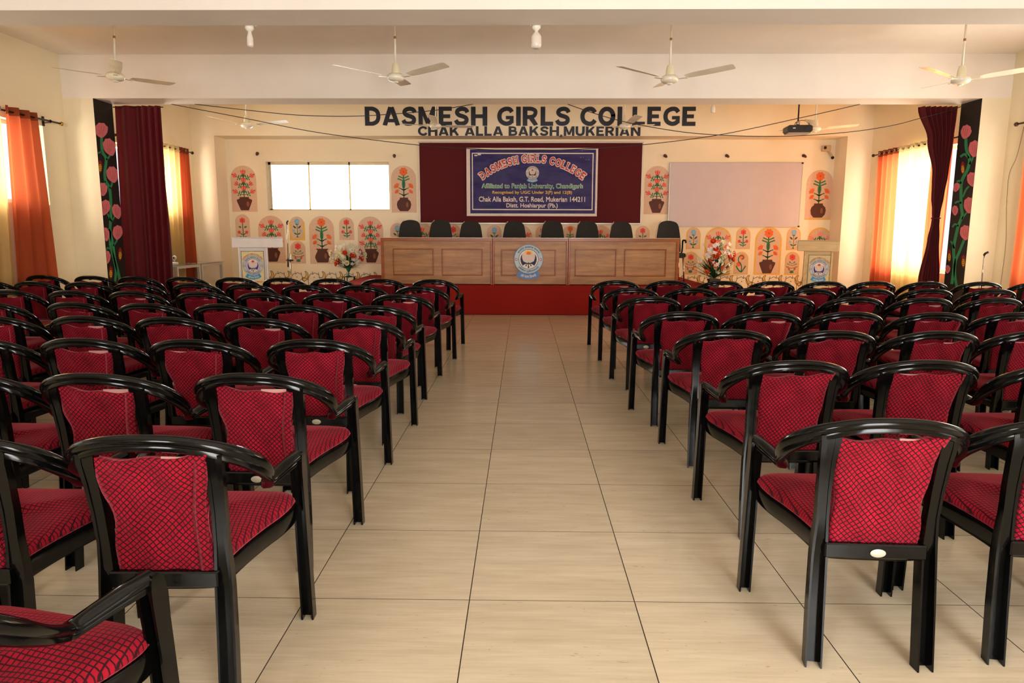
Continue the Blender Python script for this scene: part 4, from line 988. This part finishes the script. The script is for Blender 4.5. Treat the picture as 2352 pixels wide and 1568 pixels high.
# ------------------------------------------------------------------ lecterns
def lectern(u0, u1, v0, v1, b0, b1, p0, p1, pv0, Y, mat, label, seed, tone):
    A, B = at_y(u0, v0, Y), at_y(u1, v0, Y); H = A.z; cx = (A.x + B.x) / 2; w = (B.x - A.x) / 2; hb = H - at_y(u0, v1, Y).z
    t = thing('lectern', label, 'lectern', (cx, Y, 0), math.atan2(-cx, Y) * .9); t.scale = (math.cos(math.atan2(cx, Y)), 1, 1); tz = H - hb
    bx0, bx1 = at_y(b0, v1, Y).x - cx, at_y(b1, v1, Y).x - cx
    MB().bbox(-w, w, 0, .02, tz, H, .003).obj('top_fascia', mat, t)
    for s_ in (-1, 1): m = MB(); a, b = (-w, -w + .02) if s_ < 0 else (w - .02, w); m.loft([[(a, .02, tz), (b, .02, tz), (b, .46, tz), (a, .46, tz)], [(a, .02, H), (b, .02, H), (b, .46, H - .1), (a, .46, H - .1)]]).obj('top_side', mat, t)
    m = MB(); m.loft([[(-w, 0, H - .012), (w, 0, H - .012), (w, .48, H - .112), (-w, .48, H - .112)], [(-w, 0, H + .006), (w, 0, H + .006), (w, .48, H - .094), (-w, .48, H - .094)]]).obj('reading_top', mat, t)
    MB().bbox(bx0, bx1, .05, .068, .06, tz, .003).obj('front_panel', mat, t)
    for a, b in ((bx0, bx0 + .03), (bx1 - .03, bx1)): MB().bbox(a, b, .03, .42, .03, tz, .003).obj('side_panel', mat, t)
    MB().bbox(bx0 - .04, bx1 + .04, 0, .46, 0, .05, .004).obj('plinth', mat, t)
    MB().bbox(bx0 + .03, bx1 - .03, .08, .40, .55, .568, .002).obj('shelf', mat, t)
    px0, px1 = at_y(p0, pv0, Y + .05).x - cx, at_y(p1, pv0, Y + .05).x - cx; pz1 = at_y(p0, pv0, Y + .05).z; pz0 = .22
    P_ = MB().box(px0, px1, .044, .050, pz0, pz1).obj('poster', paint(tone), t)
    m = MB(); k = .008
    for q in ((px0 - k, px1 + k, pz1, pz1 + k), (px0 - k, px1 + k, pz0 - k, pz0), (px0 - k, px0, pz0, pz1), (px1, px1 + k, pz0, pz1)): m.box(q[0], q[1], .040, .050, q[2], q[3])
    m.obj('poster_frame', paint('6E6258'), t)
    pc, pw_ = (px0 + px1) / 2, px1 - px0; R = pw_ * .46; cz = pz1 - pw_ * .64
    emblem(P_, pc, .0425, cz, R, 'BFC6D2', '3E3490', 'D8433A', '3FA0D2', '4A5068', halo=False)
    v, f = text_fit('DASMESH GIRLS COLLEGE', 2.35, .16, .02); flat(bend(v, 1.14), f, lambda a, b: (pc + a * R, .0400, cz + b * R)).obj('poster_lettering', paint('C8642E'), P_)
    v, f = text_fit('CHAK ALLA BAKSH', pw_ * .8, pw_ * .075, .02); flat(v, f, lambda a, b: (pc + a, .0425, cz - R * 1.62 + b)).obj('poster_lettering', paint('C8642E'), P_)
    MB().box(px0, px1, .0425, .044, pz0, pz0 + .12).obj('poster_band', paint('3A54A0'), P_)
    return t
lectern(532, 650, 545, 568, 546, 614, 557, 607, 577, 11.0, plain('white_laminate', 'D8CEC8', 0.35), 'white lectern with framed college emblem poster near the maroon curtain', 1, 'E6D6A2')
lectern(1833, 1928, 552, 576.5, 1848, 1914, 1856, 1905, 586, 11.45, M_LECT, 'beech laminate lectern with framed college emblem poster near the side window', 2, 'DCCB9A')
o = MB().bbox(-.03, .03, -.015, .015, 0, .02, .004).obj('eraser', paint('3E78B8')); p = at_y(1921, 548, 11.6); o.location = (p.x, 11.62, 1.172); tag(o, 'small blue and white eraser lying on the beech lectern', 'eraser')

# ------------------------------------------------------------------ microphone stands
def mic_stand(x, y, h, label, tilt=0.0, hx=0.0):
    t = thing('microphone_stand', label, 'stand', (x, y, 0))
    for k in range(3): a = 2 * PI * k / 3 + .4; MB().tube([(0, 0, .10), (.24 * math.cos(a), .24 * math.sin(a), .008)], .008, 6).obj('leg', M_BLKP, t, True)
    MB().tube([(0, 0, .06), (0, 0, h * .62)], .013, 8).obj('lower_pole', M_STEEL, t, True)
    MB().tube([(hx, 0, h * .46), (hx * .9, -.005, h * .56)], .014, 8).obj('counterweight', M_BLKP, t, True)
    MB().tube([(hx * .9, 0, h * .52), (hx * .6, -.005, h * .97)], .008, 8).obj('upper_pole', M_STEEL, t, True)
    MB().bbox(-.05, .05, -.022, .022, h * .53, h * .55, .005).obj('clamp', M_BLKP, t)
    MB().tube([(-.05, 0, h * .54), (-.075, 0, h * .54)], .014, 8).obj('clamp_knob', paint('B0301C'), t, True)
    MB().tube([(hx * .6, 0, h * .96), (hx * .6, -.02, h * .98), (hx * .6 + .03, -.04, h)], .014, 8).obj('clip', M_BLKP, t, True)
    return t
p = at_y(667, 600, 12.6); top = at_y(662, 507, 12.6); mic_stand(p.x, 12.6, top.z, 'slim microphone stand with red knob between the white lectern and the flowers', hx=-.045)
p = at_y(2251, 600, 9.55); top = at_y(2254, 578, 9.55); mic_stand(p.x, 9.5, top.z, 'short microphone stand beside the painted black pillar under the wall cable', hx=.02)

# ------------------------------------------------------------------ flower arrangements
def blossom_meshes():
    M = {}
    def rose(name, hexc):
        m = MB()
        for lay, (r, n, tilt) in enumerate(((.030, 6, .5), (.024, 5, .85), (.016, 4, 1.15))):
            for k in range(n):
                a = 2 * PI * k / n + lay * .5; c, s_ = math.cos(a), math.sin(a); pts = []
                for u, v in ((-.5, 0), (.5, 0), (.75, .6), (.4, 1), (-.4, 1), (-.75, .6)):
                    rad = .006 + r * v * math.cos(tilt); z = r * 1.3 * v * math.sin(tilt) - .004; tx = u * r
                    pts.append((rad * c - tx * s_, rad * s_ + tx * c, z))
                m.add(pts, [(0, 1, 2, 5), (5, 2, 3, 4)])
        m.sphere((0, 0, .008), .014, 8, 5); return m.mesh(name, plain('petal_' + hexc, hexc, .6, var=.12, vscale=40), True)
    M['orange_rose'] = rose('rose', 'D8481E'); M['cream_rose'] = rose('rose', 'EBE0BE')
    m = MB()
    for k in range(6):
        a = PI * k / 3; c, s_ = math.cos(a), math.sin(a); pts = []
        for u, v, z in ((0, .004, 0), (-.011, .03, .022), (.011, .03, .022), (-.008, .055, .030), (.008, .055, .030), (0, .075, .018)): pts.append((v * c - u * s_, v * s_ + u * c, z))
        m.add(pts, [(0, 2, 1), (1, 2, 4, 3), (3, 4, 5)])
    M['lily'] = m.mesh('lily', plain('petal_lily', 'E6E6B4', .6, var=.1), True)
    m = MB()
    for k in range(5):
        a = 2 * PI * k / 5; c, s_ = math.cos(a), math.sin(a)
        m.add([(0, 0, 0), (.012 * c - .007 * s_, .012 * s_ + .007 * c, .004), (.026 * c, .026 * s_, .006), (.012 * c + .007 * s_, .012 * s_ - .007 * c, .004)], [(0, 3, 2, 1)])
    M['star'] = m.mesh('small_flower', plain('petal_white', 'EDE8E6', .6, var=.06), True)
    return M
BM = blossom_meshes()
def leaf_blades(rnd, n, spread, height, base, w0, droop):
    m = MB()
    for _ in range(n):
        a = rnd.uniform(0, 2 * PI); e = rnd.uniform(.15, 1.45); L = height * rnd.uniform(.45, 1.0)
        d = Vector((math.cos(a) * math.cos(e) * spread, math.sin(a) * math.cos(e) * .7 * spread, math.sin(e))).normalized(); side = d.cross(Vector((0, 0, 1)) if abs(d.z) < .95 else Vector((1, 0, 0))).normalized()
        s0 = Vector((0, 0, base)) + d * (L * rnd.uniform(.0, .35)); w = w0 * rnd.uniform(.6, 1.2); p = []
        for t, k in ((0, .3), (.35, 1), (.7, .8), (1, .05)):
            q = s0 + d * (L * t) + Vector((0, 0, -droop * t * t * L)); p += [q - side * (w * k), q + side * (w * k)]
        m.add(p, [(0, 1, 3, 2), (2, 3, 5, 4), (4, 5, 7, 6)])
    return m
def bouquet(t, base, W, H, seed, n_or, n_cr, n_li, n_st, shape):
    rnd = random.Random(seed)
    fo = leaf_blades(rnd, 150, .9, H * .78, base, .016, .12).obj('foliage', plain('leaf_dark', '1E4A2A', .5, var=.2, vscale=30), t, True); fo['kind'] = 'stuff'
    fo = leaf_blades(rnd, 60, 1.15, H * .98, base + .03, .010, .25).obj('fresh_foliage', plain('leaf_light', 'A9BE66', .5, var=.2, vscale=30), t, True); fo['kind'] = 'stuff'
    def pos(front=True):
        while True:
            u, v = rnd.uniform(-1, 1), rnd.uniform(.18, 1)
            if abs(u) <= shape(v): break
        y = -rnd.uniform(.06, .22) * (1 - .5 * abs(u)) if front else rnd.uniform(-.1, .1)
        return Vector((u * W, y, base + v * H))
    def flo(kind, name, n, s0):
        for _ in range(n):
            p = pos(); o = put(name, BM[kind], t); o.location = p; d = Vector((p.x * 1.2, p.y - .18, .25 * (p.z - base))).normalized()
            o.rotation_euler = d.to_track_quat('Z', 'Y').to_euler(); q = s0 * rnd.uniform(.85, 1.15); o.scale = (q, q, q)
    flo('orange_rose', 'rose', n_or, 1.4); flo('cream_rose', 'rose', n_cr, 1.45); flo('lily', 'lily', n_li, .9); flo('star', 'small_flower', n_st, 1.55)
yv = 13.25
p = at_y(801, 634, yv)
t = thing('side_stool', 'small round stool with dark glass top under the footed vase', 'stool', (p.x, yv, 0))
MB().lathe([(.005, p.z - .012), (.14, p.z - .012), (.145, p.z - .006), (.14, p.z), (.005, p.z)], 0, 0, 24).obj('stool_top', plain('dark_glass', '15181A', .08), t, True, 40)
for k in range(3): a = 2 * PI * k / 3; MB().tube([(.11 * math.cos(a), .11 * math.sin(a), p.z - .012), (.14 * math.cos(a), .14 * math.sin(a), 0)], .01, 6).obj('leg', M_DARKM, t, True)
t = thing('flower_vase', 'green footed vase with orange roses and white lilies on dark stool', 'flowers', (p.x, yv, p.z))
MB().lathe([(.004, 0), (.055, 0), (.058, .006), (.02, .016), (.011, .04), (.011, .07), (.03, .10), (.055, .16), (.06, .19)], 0, 0, 16).obj('vase', plain('green_ceramic', '2C7A5A', .25), t, True, 50)
bouquet(t, .13, .36, .50, 5, 12, 9, 12, 60, lambda v: .45 + .55 * math.sin(PI * min(1, v * 1.05)) if v < .9 else .55)
yv = 11.76; q0, q1 = at_y(1628, 640, yv), at_y(1651, 640, yv); p = (q0 + q1) / 2; rr_ = (q1.x - q0.x) / 2
t = thing('side_stool', 'dark wooden stool under the potted flowers beside the stage', 'stool', (p.x, yv, 0)); zt_ = p.z - .2
MB().bbox(-.13, .13, -.15, .15, zt_ - .03, zt_, .005).obj('stool_top', M_TRIM, t)
for sx in (-1, 1):
    for sy in (-1, 1): MB().bbox(sx * .10 - .015, sx * .10 + .015, sy * .12 - .015, sy * .12 + .015, 0, zt_ - .03, .003).obj('leg', M_TRIM, t)
t = thing('potted_flowers', 'bushy orange and white flowers in a dark square pot beside the stage', 'flowers', (p.x, yv, zt_))
m = MB(); m.loft([[(-k, -k, z), (k, -k, z), (k, k, z), (-k, k, z)] for k, z in ((rr_ * .75, 0), (rr_, .17), (rr_ * 1.08, .17), (rr_ * 1.08, .2), (rr_ * .95, .2), (rr_ * .95, .16))]); m.obj('pot', plain('brown_pot', '34241E', .5), t)
bouquet(t, .2, .30, .62, 9, 12, 9, 3, 36, lambda v: .35 + .65 * math.sin(PI * min(1, v * .85 + .05)))

# ------------------------------------------------------------------ glass side tables along the wall
def glass_table(y0, y1, label):
    x0, x1, h = -6.06, -5.52, .78; t = thing('glass_table', label, 'table', ((x0 + x1) / 2, (y0 + y1) / 2, 0), 0, 'glass tables along the wall'); w, d = (x1 - x0) / 2, (y1 - y0) / 2
    MB().bbox(-w, w, -d, d, h - .01, h, .002).obj('glass_top', M_TGLASS, t)
    m = MB(); e = .035
    for q in ((-w + .02, w - .02, -d + .02, -d + .02 + e), (-w + .02, w - .02, d - .02 - e, d - .02), (-w + .02, -w + .02 + e, -d + .02, d - .02), (w - .02 - e, w - .02, -d + .02, d - .02)): m.box(q[0], q[1], q[2], q[3], h - .055, h - .01)
    m.obj('apron', M_ALU, t)
    for sx in (-1, 1):
        for sy in (-1, 1): a, b = sx * (w - .04), sy * (d - .04); MB().bbox(a - .022, a + .022, b - .022, b + .022, 0, h - .01, .003).obj('leg', M_ALU, t)
glass_table(11.22, 12.08, 'glass topped metal table with a white webcam on it'); glass_table(12.10, 12.98, 'bare glass topped metal table at the end of the wall')
t = thing('webcam', 'small white webcam with round dark lens on the glass table', 'webcam', (-5.68, 11.45, .78))
MB().bbox(-.05, .05, -.035, .035, 0, .045, .01).obj('base', M_WHITEP, t); MB().tube([(0, 0, .04), (0, 0, .09)], .01, 8).obj('stem', M_WHITEP, t, True)
m = MB(); m.lathe([(.004, -.02), (.03, -.02), (.035, -.01), (.035, .01), (.03, .02), (.004, .02)], 0, 0, 16); m.v = [(x, z, y + .115) for x, y, z in m.v]; m.obj('head', M_WHITEP, t, True, 40)
m = MB(); m.lathe([(.002, -.024), (.014, -.024), (.014, -.018)], 0, 0, 12); m.v = [(x, z, y + .115) for x, y, z in m.v]; m.obj('lens', M_BLKP, t)

# ================================================================== CURTAINS
def drape(fn, ns, nz):
    """fn(s, t) -> point, s across 0..1, t up 0..1"""
    m = MB(); m.add([fn(i / ns, j / nz) for j in range(nz + 1) for i in range(ns + 1)], [(j * (ns + 1) + i, j * (ns + 1) + i + 1, (j + 1) * (ns + 1) + i + 1, (j + 1) * (ns + 1) + i) for j in range(nz) for i in range(ns)])
    return m
def window_curtain(name, X, sgn, yt0, yt1, yb0, yb1, ztop, zbot, folds, amp, mat, hmat, label, group, seed, n_eye):
    rnd = random.Random(seed); ph = rnd.random() * 6
    t = thing(name, label, 'curtain', (X, (yt0 + yt1) / 2, zbot), 0, group); cy = (yt0 + yt1) / 2
    def fn(z_lo, z_hi):
        def f(s, tt):
            z = z_lo + (z_hi - z_lo) * tt; k = (z - zbot) / (ztop - zbot)
            y = (yb0 + (yb1 - yb0) * s) * (1 - k) + (yt0 + (yt1 - yt0) * s) * k
            a = amp * (.6 + .4 * k); x = a * math.sin(2 * PI * folds * s + ph) + .3 * a * math.sin(2 * PI * folds * 2.3 * s + 2 * ph + 2 * k) * (1 - k)
            return (sgn * x, y - cy + .01 * math.sin(3 * k + ph), z - zbot)
        return f
    drape(fn(zbot, ztop - .10), folds * 14, 26).obj('cloth', mat, t, True)
    drape(fn(ztop - .10, ztop), folds * 14, 3).obj('header', hmat, t, True)
    for k in range(n_eye):
        s = (k + .5) / n_eye; q = fn(zbot, ztop)(s, .985); MB().torus((q[0] + sgn * .012, q[1], ztop - .05 - zbot), .024, .006, 'x').obj('eyelet', M_STEEL, t, True)
    return t
def rod(X, y0, y1, z, label, fin=M_BRASS):
    t = thing('curtain_rod', label, 'rod', (X, (y0 + y1) / 2, z)); d = (y1 - y0) / 2
    MB().tube([(0, -d, 0), (0, d, 0)], .012, 8).obj('pole', M_DARKM, t, True)
    sg = -1 if X < 0 else 1; wall = (XL if X < 0 else XR) - X
    for s_ in (-1, 1):
        MB().sphere((0, s_ * (d + .025), 0), .028, 10, 6).obj('finial', fin, t, True)
        m = MB(); m.box(min(wall - sg * .004, wall - sg * .012), max(wall - sg * .004, wall - sg * .012), s_ * (d - .2) - .02, s_ * (d - .2) + .02, -.06, .06)
        m.tube([(wall - sg * .01, s_ * (d - .2), -.02), (0, s_ * (d - .2), -.016)], .009, 6); m.torus((0, s_ * (d - .2), 0), .016, .005, 'y', 10, 5); m.obj('bracket', M_DARKM, t, True, 40)
XCL, XCR = -6.10, 6.32
GL = 'curtains on the high side windows'; GR = 'curtains on the low side windows'
rod(XCL, 6.7, 9.50, 2.72, 'dark curtain rod with brass ball ends over the high window before the stage')
window_curtain('window_curtain', XCL, 1, 8.47, 9.02, 8.33, 9.14, 2.78, .04, 3, .045, M_ORANGE, M_HEADER, 'orange eyelet curtain beside a cream one, hall side of black painted pillar', GL, 1, 3)
window_curtain('window_curtain', XCL, 1, 7.55, 8.44, 7.5, 8.36, 2.78, .04, 5, .045, M_CREAMC, M_CHEADER, 'cream eyelet curtain beside an orange one, hall side of black painted pillar', GL, 2, 5)
rod(XCL, 10.6, 13.22, 2.75, 'dark curtain rod over the glass tables', M_DARKM)
window_curtain('window_curtain', XCL, 1, 12.68, 13.03, 12.62, 13.10, 2.80, .04, 3, .04, M_ORANGE, M_HEADER, 'narrow orange eyelet curtain behind the glass tables', GL, 3, 2)
window_curtain('window_curtain', XCL, 1, 12.10, 12.66, 12.05, 12.60, 2.80, .04, 3, .045, M_CREAMC, M_CHEADER, 'cream eyelet curtain behind the glass tables', GL, 4, 3)
rod(XCR, 10.45, 13.15, 2.71, 'dark curtain rod over the bright window behind the tied maroon curtain', M_DARKM)
window_curtain('window_curtain', XCR, -1, 12.30, 12.97, 12.24, 12.96, 2.76, .04, 4, .04, M_ORANGE, M_HEADER, 'orange eyelet curtain at the lectern end of the bright window', GR, 5, 4)
window_curtain('window_curtain', XCR, -1, 11.78, 12.28, 11.76, 12.22, 2.76, .04, 3, .045, M_CREAMC, M_CHEADER, 'cream curtain next to the orange one by the beech lectern', GR, 6, 3)
window_curtain('window_curtain', XCR, -1, 11.26, 11.76, 11.30, 11.74, 2.76, .04, 3, .045, M_CREAMC, M_CHEADER, 'cream curtain next to the tied maroon stage curtain', GR, 7, 3)
window_curtain('window_curtain', XCR, -1, 11.14, 11.25, 11.16, 11.27, 2.76, .04, 2, .03, M_ORANGE, M_HEADER, 'gathered orange curtain half hidden behind tied maroon stage curtain', GR, 8, 1)
window_curtain('window_curtain', XCR, -1, 10.80, 10.97, 10.84, 10.95, 2.76, .04, 2, .03, M_ORANGE, M_HEADER, 'gathered orange curtain between maroon curtain and black painted pillar', GR, 9, 1)
rod(XCR, 6.5, 9.42, 2.71, 'dark curtain rod over the low window before the stage', plain('wood_knob', '5A2A22', .4))
window_curtain('window_curtain', XCR, -1, 8.75, 9.22, 8.70, 9.27, 2.76, .04, 3, .04, M_ORANGE, M_HEADER, 'orange curtain near the short microphone stand, hall side of pillar', GR, 10, 3)
# maroon stage curtains
SY = 10.34
def stage_left(s, tt):
    z = .03 + (3.09 - .03) * tt; x0, x1 = -5.84 - .07 * (1 - tt), -5.165 - .01 * (1 - tt); k = s ** .85
    f = .028 * math.sin(21 * s + .5 * tt) if s < .45 else .045 * math.sin(2 * PI * 6.5 * (s - .45) + 1.3 * (1 - tt)) * (.6 + .4 * (1 - tt))
    return (x0 + (x1 - x0) * k + (.03 * math.sin(5 * tt) if s > .97 else 0) - (-5.5), f, z)
t = thing('stage_curtain', 'maroon stage curtain hanging straight in folds beside the black painted pillar', 'curtain', (-5.5, SY, 0)); drape(stage_left, 110, 30).obj('cloth', M_MAROON, t, True)
MB().tube([(-.36, 0, 3.07), (.36, 0, 3.07)], .008, 6).obj('wire', M_DARKM, t)
prof = [(0, 5.73, 6.06), (.2, 5.76, 6.04), (.40, 5.84, 5.99), (.47, 5.872, 5.972), (.495, 5.878, 5.968), (.52, 5.87, 5.972), (.6, 5.84, 6.0), (.70, 5.826, 6.03), (.85, 5.72, 6.055), (1, 5.55, 6.075)]
def edge(tt):
    for (a, l0, r0), (b, l1, r1) in zip(prof, prof[1:]):
        if a <= tt <= b: k = (tt - a) / (b - a); k = k * k * (3 - 2 * k); return l0 + (l1 - l0) * k, r0 + (r1 - r0) * k
def stage_right(s, tt):
    l, r = edge(tt); g_ = (r - l) / .45
    return (l + (r - l) * s - 5.9, .055 * math.sin(2 * PI * 7 * s + .8 * tt) * (.35 + .65 * min(1, g_)) + .03 * math.sin(PI * s) * (1 - g_), .03 + 3.05 * tt)
t = thing('stage_curtain', 'maroon stage curtain tied in at the middle beside the bright window', 'curtain', (5.9, SY, 0)); drape(stage_right, 120, 50).obj('cloth', M_MAROON, t, True)
MB().torus((.024, 0, .03 + 3.05 * .495), .055, .012, 'z').obj('tie_band', M_MAROON, t, True)

# ================================================================== CEILING FANS, BULBS, PROJECTOR, WIRES
def fan_meshes():
    M = {}
    M['rod'] = MB().tube([(0, 0, .10), (0, 0, 1.0)], .011, 8).mesh('down_rod', M_CREAMP, True)
    M['joint'] = MB().tube([(0, 0, .40), (0, 0, .425)], .0135, 8).mesh('rust_joint', plain('rust', 'A8703A', .7), True)
    M['cup'] = MB().lathe([(.012, .15), (.03, .145), (.042, .10), (.046, .05), (.044, .035)], 0, 0, 18).mesh('rod_cup', plain('aged_cream', 'E4DBBA', .35), True, 50)
    M['motor'] = MB().lathe([(.03, .042), (.07, .036), (.092, .018), (.097, -.002), (.09, -.022), (.07, -.036), (.04, -.044), (.03, -.046), (.026, -.056), (.01, -.060)], 0, 0, 24).mesh('motor', M_CREAMP, True, 50)
    m = MB(); st_ = []
    for r, w, z, tw in ((.17, .040, .012, -.2), (.25, .056, .020, -.22), (.45, .066, .036, -.20), (.67, .066, .055, -.18), (.69, .05, .056, -.18)):
        c, s_ = math.cos(tw), math.sin(tw); st_.append([(r, -w * c, z - w * s_), (r, w * c, z + w * s_), (r, w * c, z + w * s_ + .003), (r, -w * c, z - w * s_ + .003)])
    M['blade'] = m.loft(st_).mesh('blade', M_CREAMP)
    m = MB(); m.bbox(.085, .2, -.022, .022, -.006, .000, .002); M['arm'] = m.mesh('blade_arm', M_CREAMP)
    return M
FM = fan_meshes()
def fan(u, v, Y, a0, tilt, label):
    p = at_y(u, v, Y); t = thing('ceiling_fan', label, 'fan', (p.x, Y, p.z), 0, 'cream ceiling fans'); t.rotation_euler = (tilt[1], tilt[0], 0)
    r = put('down_rod', FM['rod'], t); r.scale = (1, 1, (ZC - p.z) / 1.0); put('rust_joint', FM['joint'], t); put('rod_cup', FM['cup'], t); put('motor', FM['motor'], t)
    MB().lathe([(.012, 0), (.05, .03), (.055, .06)], 0, 0, 14).obj('ceiling_cup', M_CREAMP, t, True).location = (0, 0, ZC - p.z - .055)
    for k in range(3):
        b = put('blade', FM['blade'], t); b.rotation_euler.z = a0 + 2 * PI * k / 3; a = put('blade_arm', FM['arm'], b)
dg = math.radians
fan(265, 176, 8.0, dg(-60), (dg(3), 0), 'cream ceiling fan hanging askew by the orange curtain and black pillar')
fan(909, 178, 8.0, dg(-150), (0, 0), 'cream hall ceiling fan between the askew fan and the large bulb')
fan(1538, 182, 8.0, dg(-150), (0, 0), 'cream hall ceiling fan next to the large bulb, before the whiteboard')
fan(2207, 184, 8.0, dg(-150), (0, 0), 'cream hall ceiling fan by the short microphone stand wall')
fan(567, 288, 11.8, dg(-5), (0, 0), 'cream ceiling fan over the white lectern behind the beam')
fan(1000, 289, 11.8, dg(-88), (dg(2), 0), 'cream ceiling fan in front of the painted letters MESH')
fan(1435, 290, 11.8, dg(-80), (dg(-2), 0), 'cream ceiling fan in front of the painted letters COLLEGE')
fan(1872, 296, 11.8, 0.0, (0, 0), 'cream ceiling fan beside the hanging projector')
def bulb(x, y, ztop, label, r, h, cord=False):
    t = thing('light_bulb', label, 'bulb', (x, y, ztop))
    if cord: MB().tube([(0, 0, 0), (0, 0, ZC - ztop)], .006, 6).obj('cord', M_WHITEP, t, True)
    MB().lathe([(.02, 0), (.036, -.004), (.038, -.028), (.024, -.045), (.018, -.052)], 0, 0, 16).obj('holder', M_WHITEP, t, True, 50)
    MB().lathe([(.014, -.05), (.018, -.066), (r * .8, -.085), (r, -.105), (r, -.05 - h * .8), (r * .9, -.05 - h * .93), (r * .5, -.05 - h)], 0, 0, 18).obj('globe', M_BULB, t, True, 60)
p = at_y(1232, 60, 6.46); bulb(p.x, 6.455, ZB + .02, 'large milky bulb in a white holder on the hall beam', .046, .15)
p = at_y(573, 55, 6.46); bulb(p.x, 6.455, ZB + .015, 'slim milky bulb in a white holder on the hall beam', .028, .13)
p = at_y(1638, 240, 10.6); bulb(p.x, 10.6, at_y(1638, 231, 10.6).z, 'small milky bulb hanging behind the stage beam', .033, .12, True)
for nm, x, y in (('large', at_y(1232, 60, 6.46).x, 6.455), ('slim', at_y(573, 55, 6.46).x, 6.455)):
    o = MB().bbox(x - .05, x + .05, 6.40, 6.49, ZB + .012, ZB + .055, .004).obj('bulb_bracket', M_WHITEP); tag(o, f'white wall bracket carrying the {nm} bulb on the beam', 'bracket')
# projector on a drop pole
p = at_y(1832, 297, 11.6)
t = thing('projector', 'black and grey projector hanging from a pole near the beech lectern', 'projector', (p.x, 11.6, p.z), dg(-4))
m = MB(); m.loft([[(x, y, z) for x, y in ((-.19 * k, -.13), (.19 * k, -.13), (.19 * k, .13), (-.19 * k, .13))] for k, z in ((.86, -.06), (1, -.035), (1, .03), (.85, .05))]); m.obj('body', plain('projector_black', '14100E', .4), t, True, 30)
MB().bbox(-.17, .17, -.12, .12, -.075, -.058, .005).obj('base_plate', plain('projector_grey', 'A79A93', .5), t)
m = MB(); m.lathe([(.002, -.012), (.04, -.012), (.045, 0), (.045, .02)], 0, 0, 16); m.v = [(x + .10, z + .142, y - .005) for x, y, z in m.v]; m.obj('lens', M_BLKP, t, True)
MB().bbox(-.11, -.07, -.134, -.129, -.004, .01, .001).obj('badge', M_WHITEP, t)
MB().tube([(0, 0, .05), (0, 0, .12)], .03, 8).obj('mount', M_STEEL, t, True); MB().tube([(0, 0, .10), (0, 0, ZC - p.z)], .012, 8).obj('drop_pole', M_DARKM, t, True)
MB().tube(spline([(-.05, .0, .06), (-.03, .0, .11), (.05, -.02, .135), (.12, -.08, .10), (.13, -.135, .04), (.06, -.14, -.02)], 5), .005, 6).obj('cable', M_BLKP, t, True)
# little brown lamp holders on the back wall
HW = ['beside the wide back window, white lectern end', 'between the back window and the notice board', 'between the notice board and the whiteboard', 'over the middle of the whiteboard', 'over the lectern end of the whiteboard']
for k, (u, v) in enumerate(((590, 352), (905, 357), (1528, 357), (1670, 357), (1847, 357))):
    p = at_y(u, v, YB - .03); t = thing('lamp_holder', f'small brown lamp holder on the back wall, {HW[k]}', 'lamp holder', (p.x, YB, p.z), 0, 'brown lamp holders on the back wall')
    m = MB(); m.lathe([(.004, 0), (.032, 0), (.03, .02), (.02, .03), (.004, .03)], 0, 0, 12); m.v = [(x, -z, y) for x, y, z in m.v]; m.obj('rose', plain('bakelite', '5A2E1C', .4), t, True, 40)
    MB().tube([(0, -.025, 0), (.012, -.06, -.012), (.014, -.075, -.035)], [.016, .02, .022], 10).obj('socket', MATS['bakelite'], t, True)
# speaker-like corner camera cluster
p = at_y(1926, 338, 13.40); t = thing('wall_camera', 'cream wall camera cluster in the recess corner above the beech lectern', 'camera', (p.x, 13.93, p.z))
MB().bbox(-.10, .06, -.07, 0, -.02, .09, .01).obj('housing', plain('camera_cream', 'C9AD84', .5), t)
m = MB(); m.lathe([(.003, -.085), (.024, -.085), (.03, -.07), (.03, -.05)], 0, 0, 14); m.v = [(x - .05, z, y + .045) for x, y, z in m.v]; m.obj('lens', M_BLKP, t, True)
MB().tube([(.02, -.03, -.01), (.06, -.06, -.06), (.09, -.07, -.12)], .02, 8).obj('arm', plain('camera_cream', 'C9AD84', .5), t, True); MB().sphere((.10, -.07, -.14), .03, 10, 6).obj('swivel', M_DARKM, t, True)
# slack black wires across the stage opening
def wire(name, pts, Y, label, r=.0055):
    P_ = [at_y(u, v, Y) for u, v in pts]
    P_[0] = Vector((P_[0].x, 10.19, ZB)); P_[-1] = Vector((min(P_[-1].x, PIL_XR), 10.205, P_[-1].z)) if pts[-1][0] > 2150 else Vector((P_[-1].x, 10.19, ZB)); o = MB().tube(spline(P_, 6), r, 6).obj(name, plain('wire_brown', '2A2018', .6), None, True); return tag(o, label, 'cable')
wire('cable', [(398, 236), (560, 271), (735, 305), (960, 333), (1090, 342), (1215, 346), (1340, 342), (1470, 333), (1650, 310), (1850, 268), (1970, 243)], 10.26, 'long slack black wire sagging across the stage opening over the banner')
wire('cable', [(455, 236), (560, 252), (680, 264), (800, 267), (900, 262), (1000, 253), (1088, 241)], 10.30, 'slack black wire in front of the painted letters DASMESH')
wire('cable', [(1303, 242), (1380, 265), (1450, 283), (1560, 302), (1650, 310), (1750, 313), (1850, 311), (1960, 302), (2050, 288), (2116, 271), (2175, 256), (2212, 246)], 10.24, 'slack black wire passing under the hanging projector')
P_ = [at_x(u, v, XR - .006) for u, v in ((2352, 290), (2335, 360), (2318, 400), (2312, 470), (2310, 560), (2300, 640), (2296, 665))]
o = MB().tube(spline(P_, 5), .0022, 6).obj('wall_cable', plain('wire_tan', '6A5236', .6), None, True); tag(o, 'thin dark cable running down the side wall by the short microphone stand', 'cable')
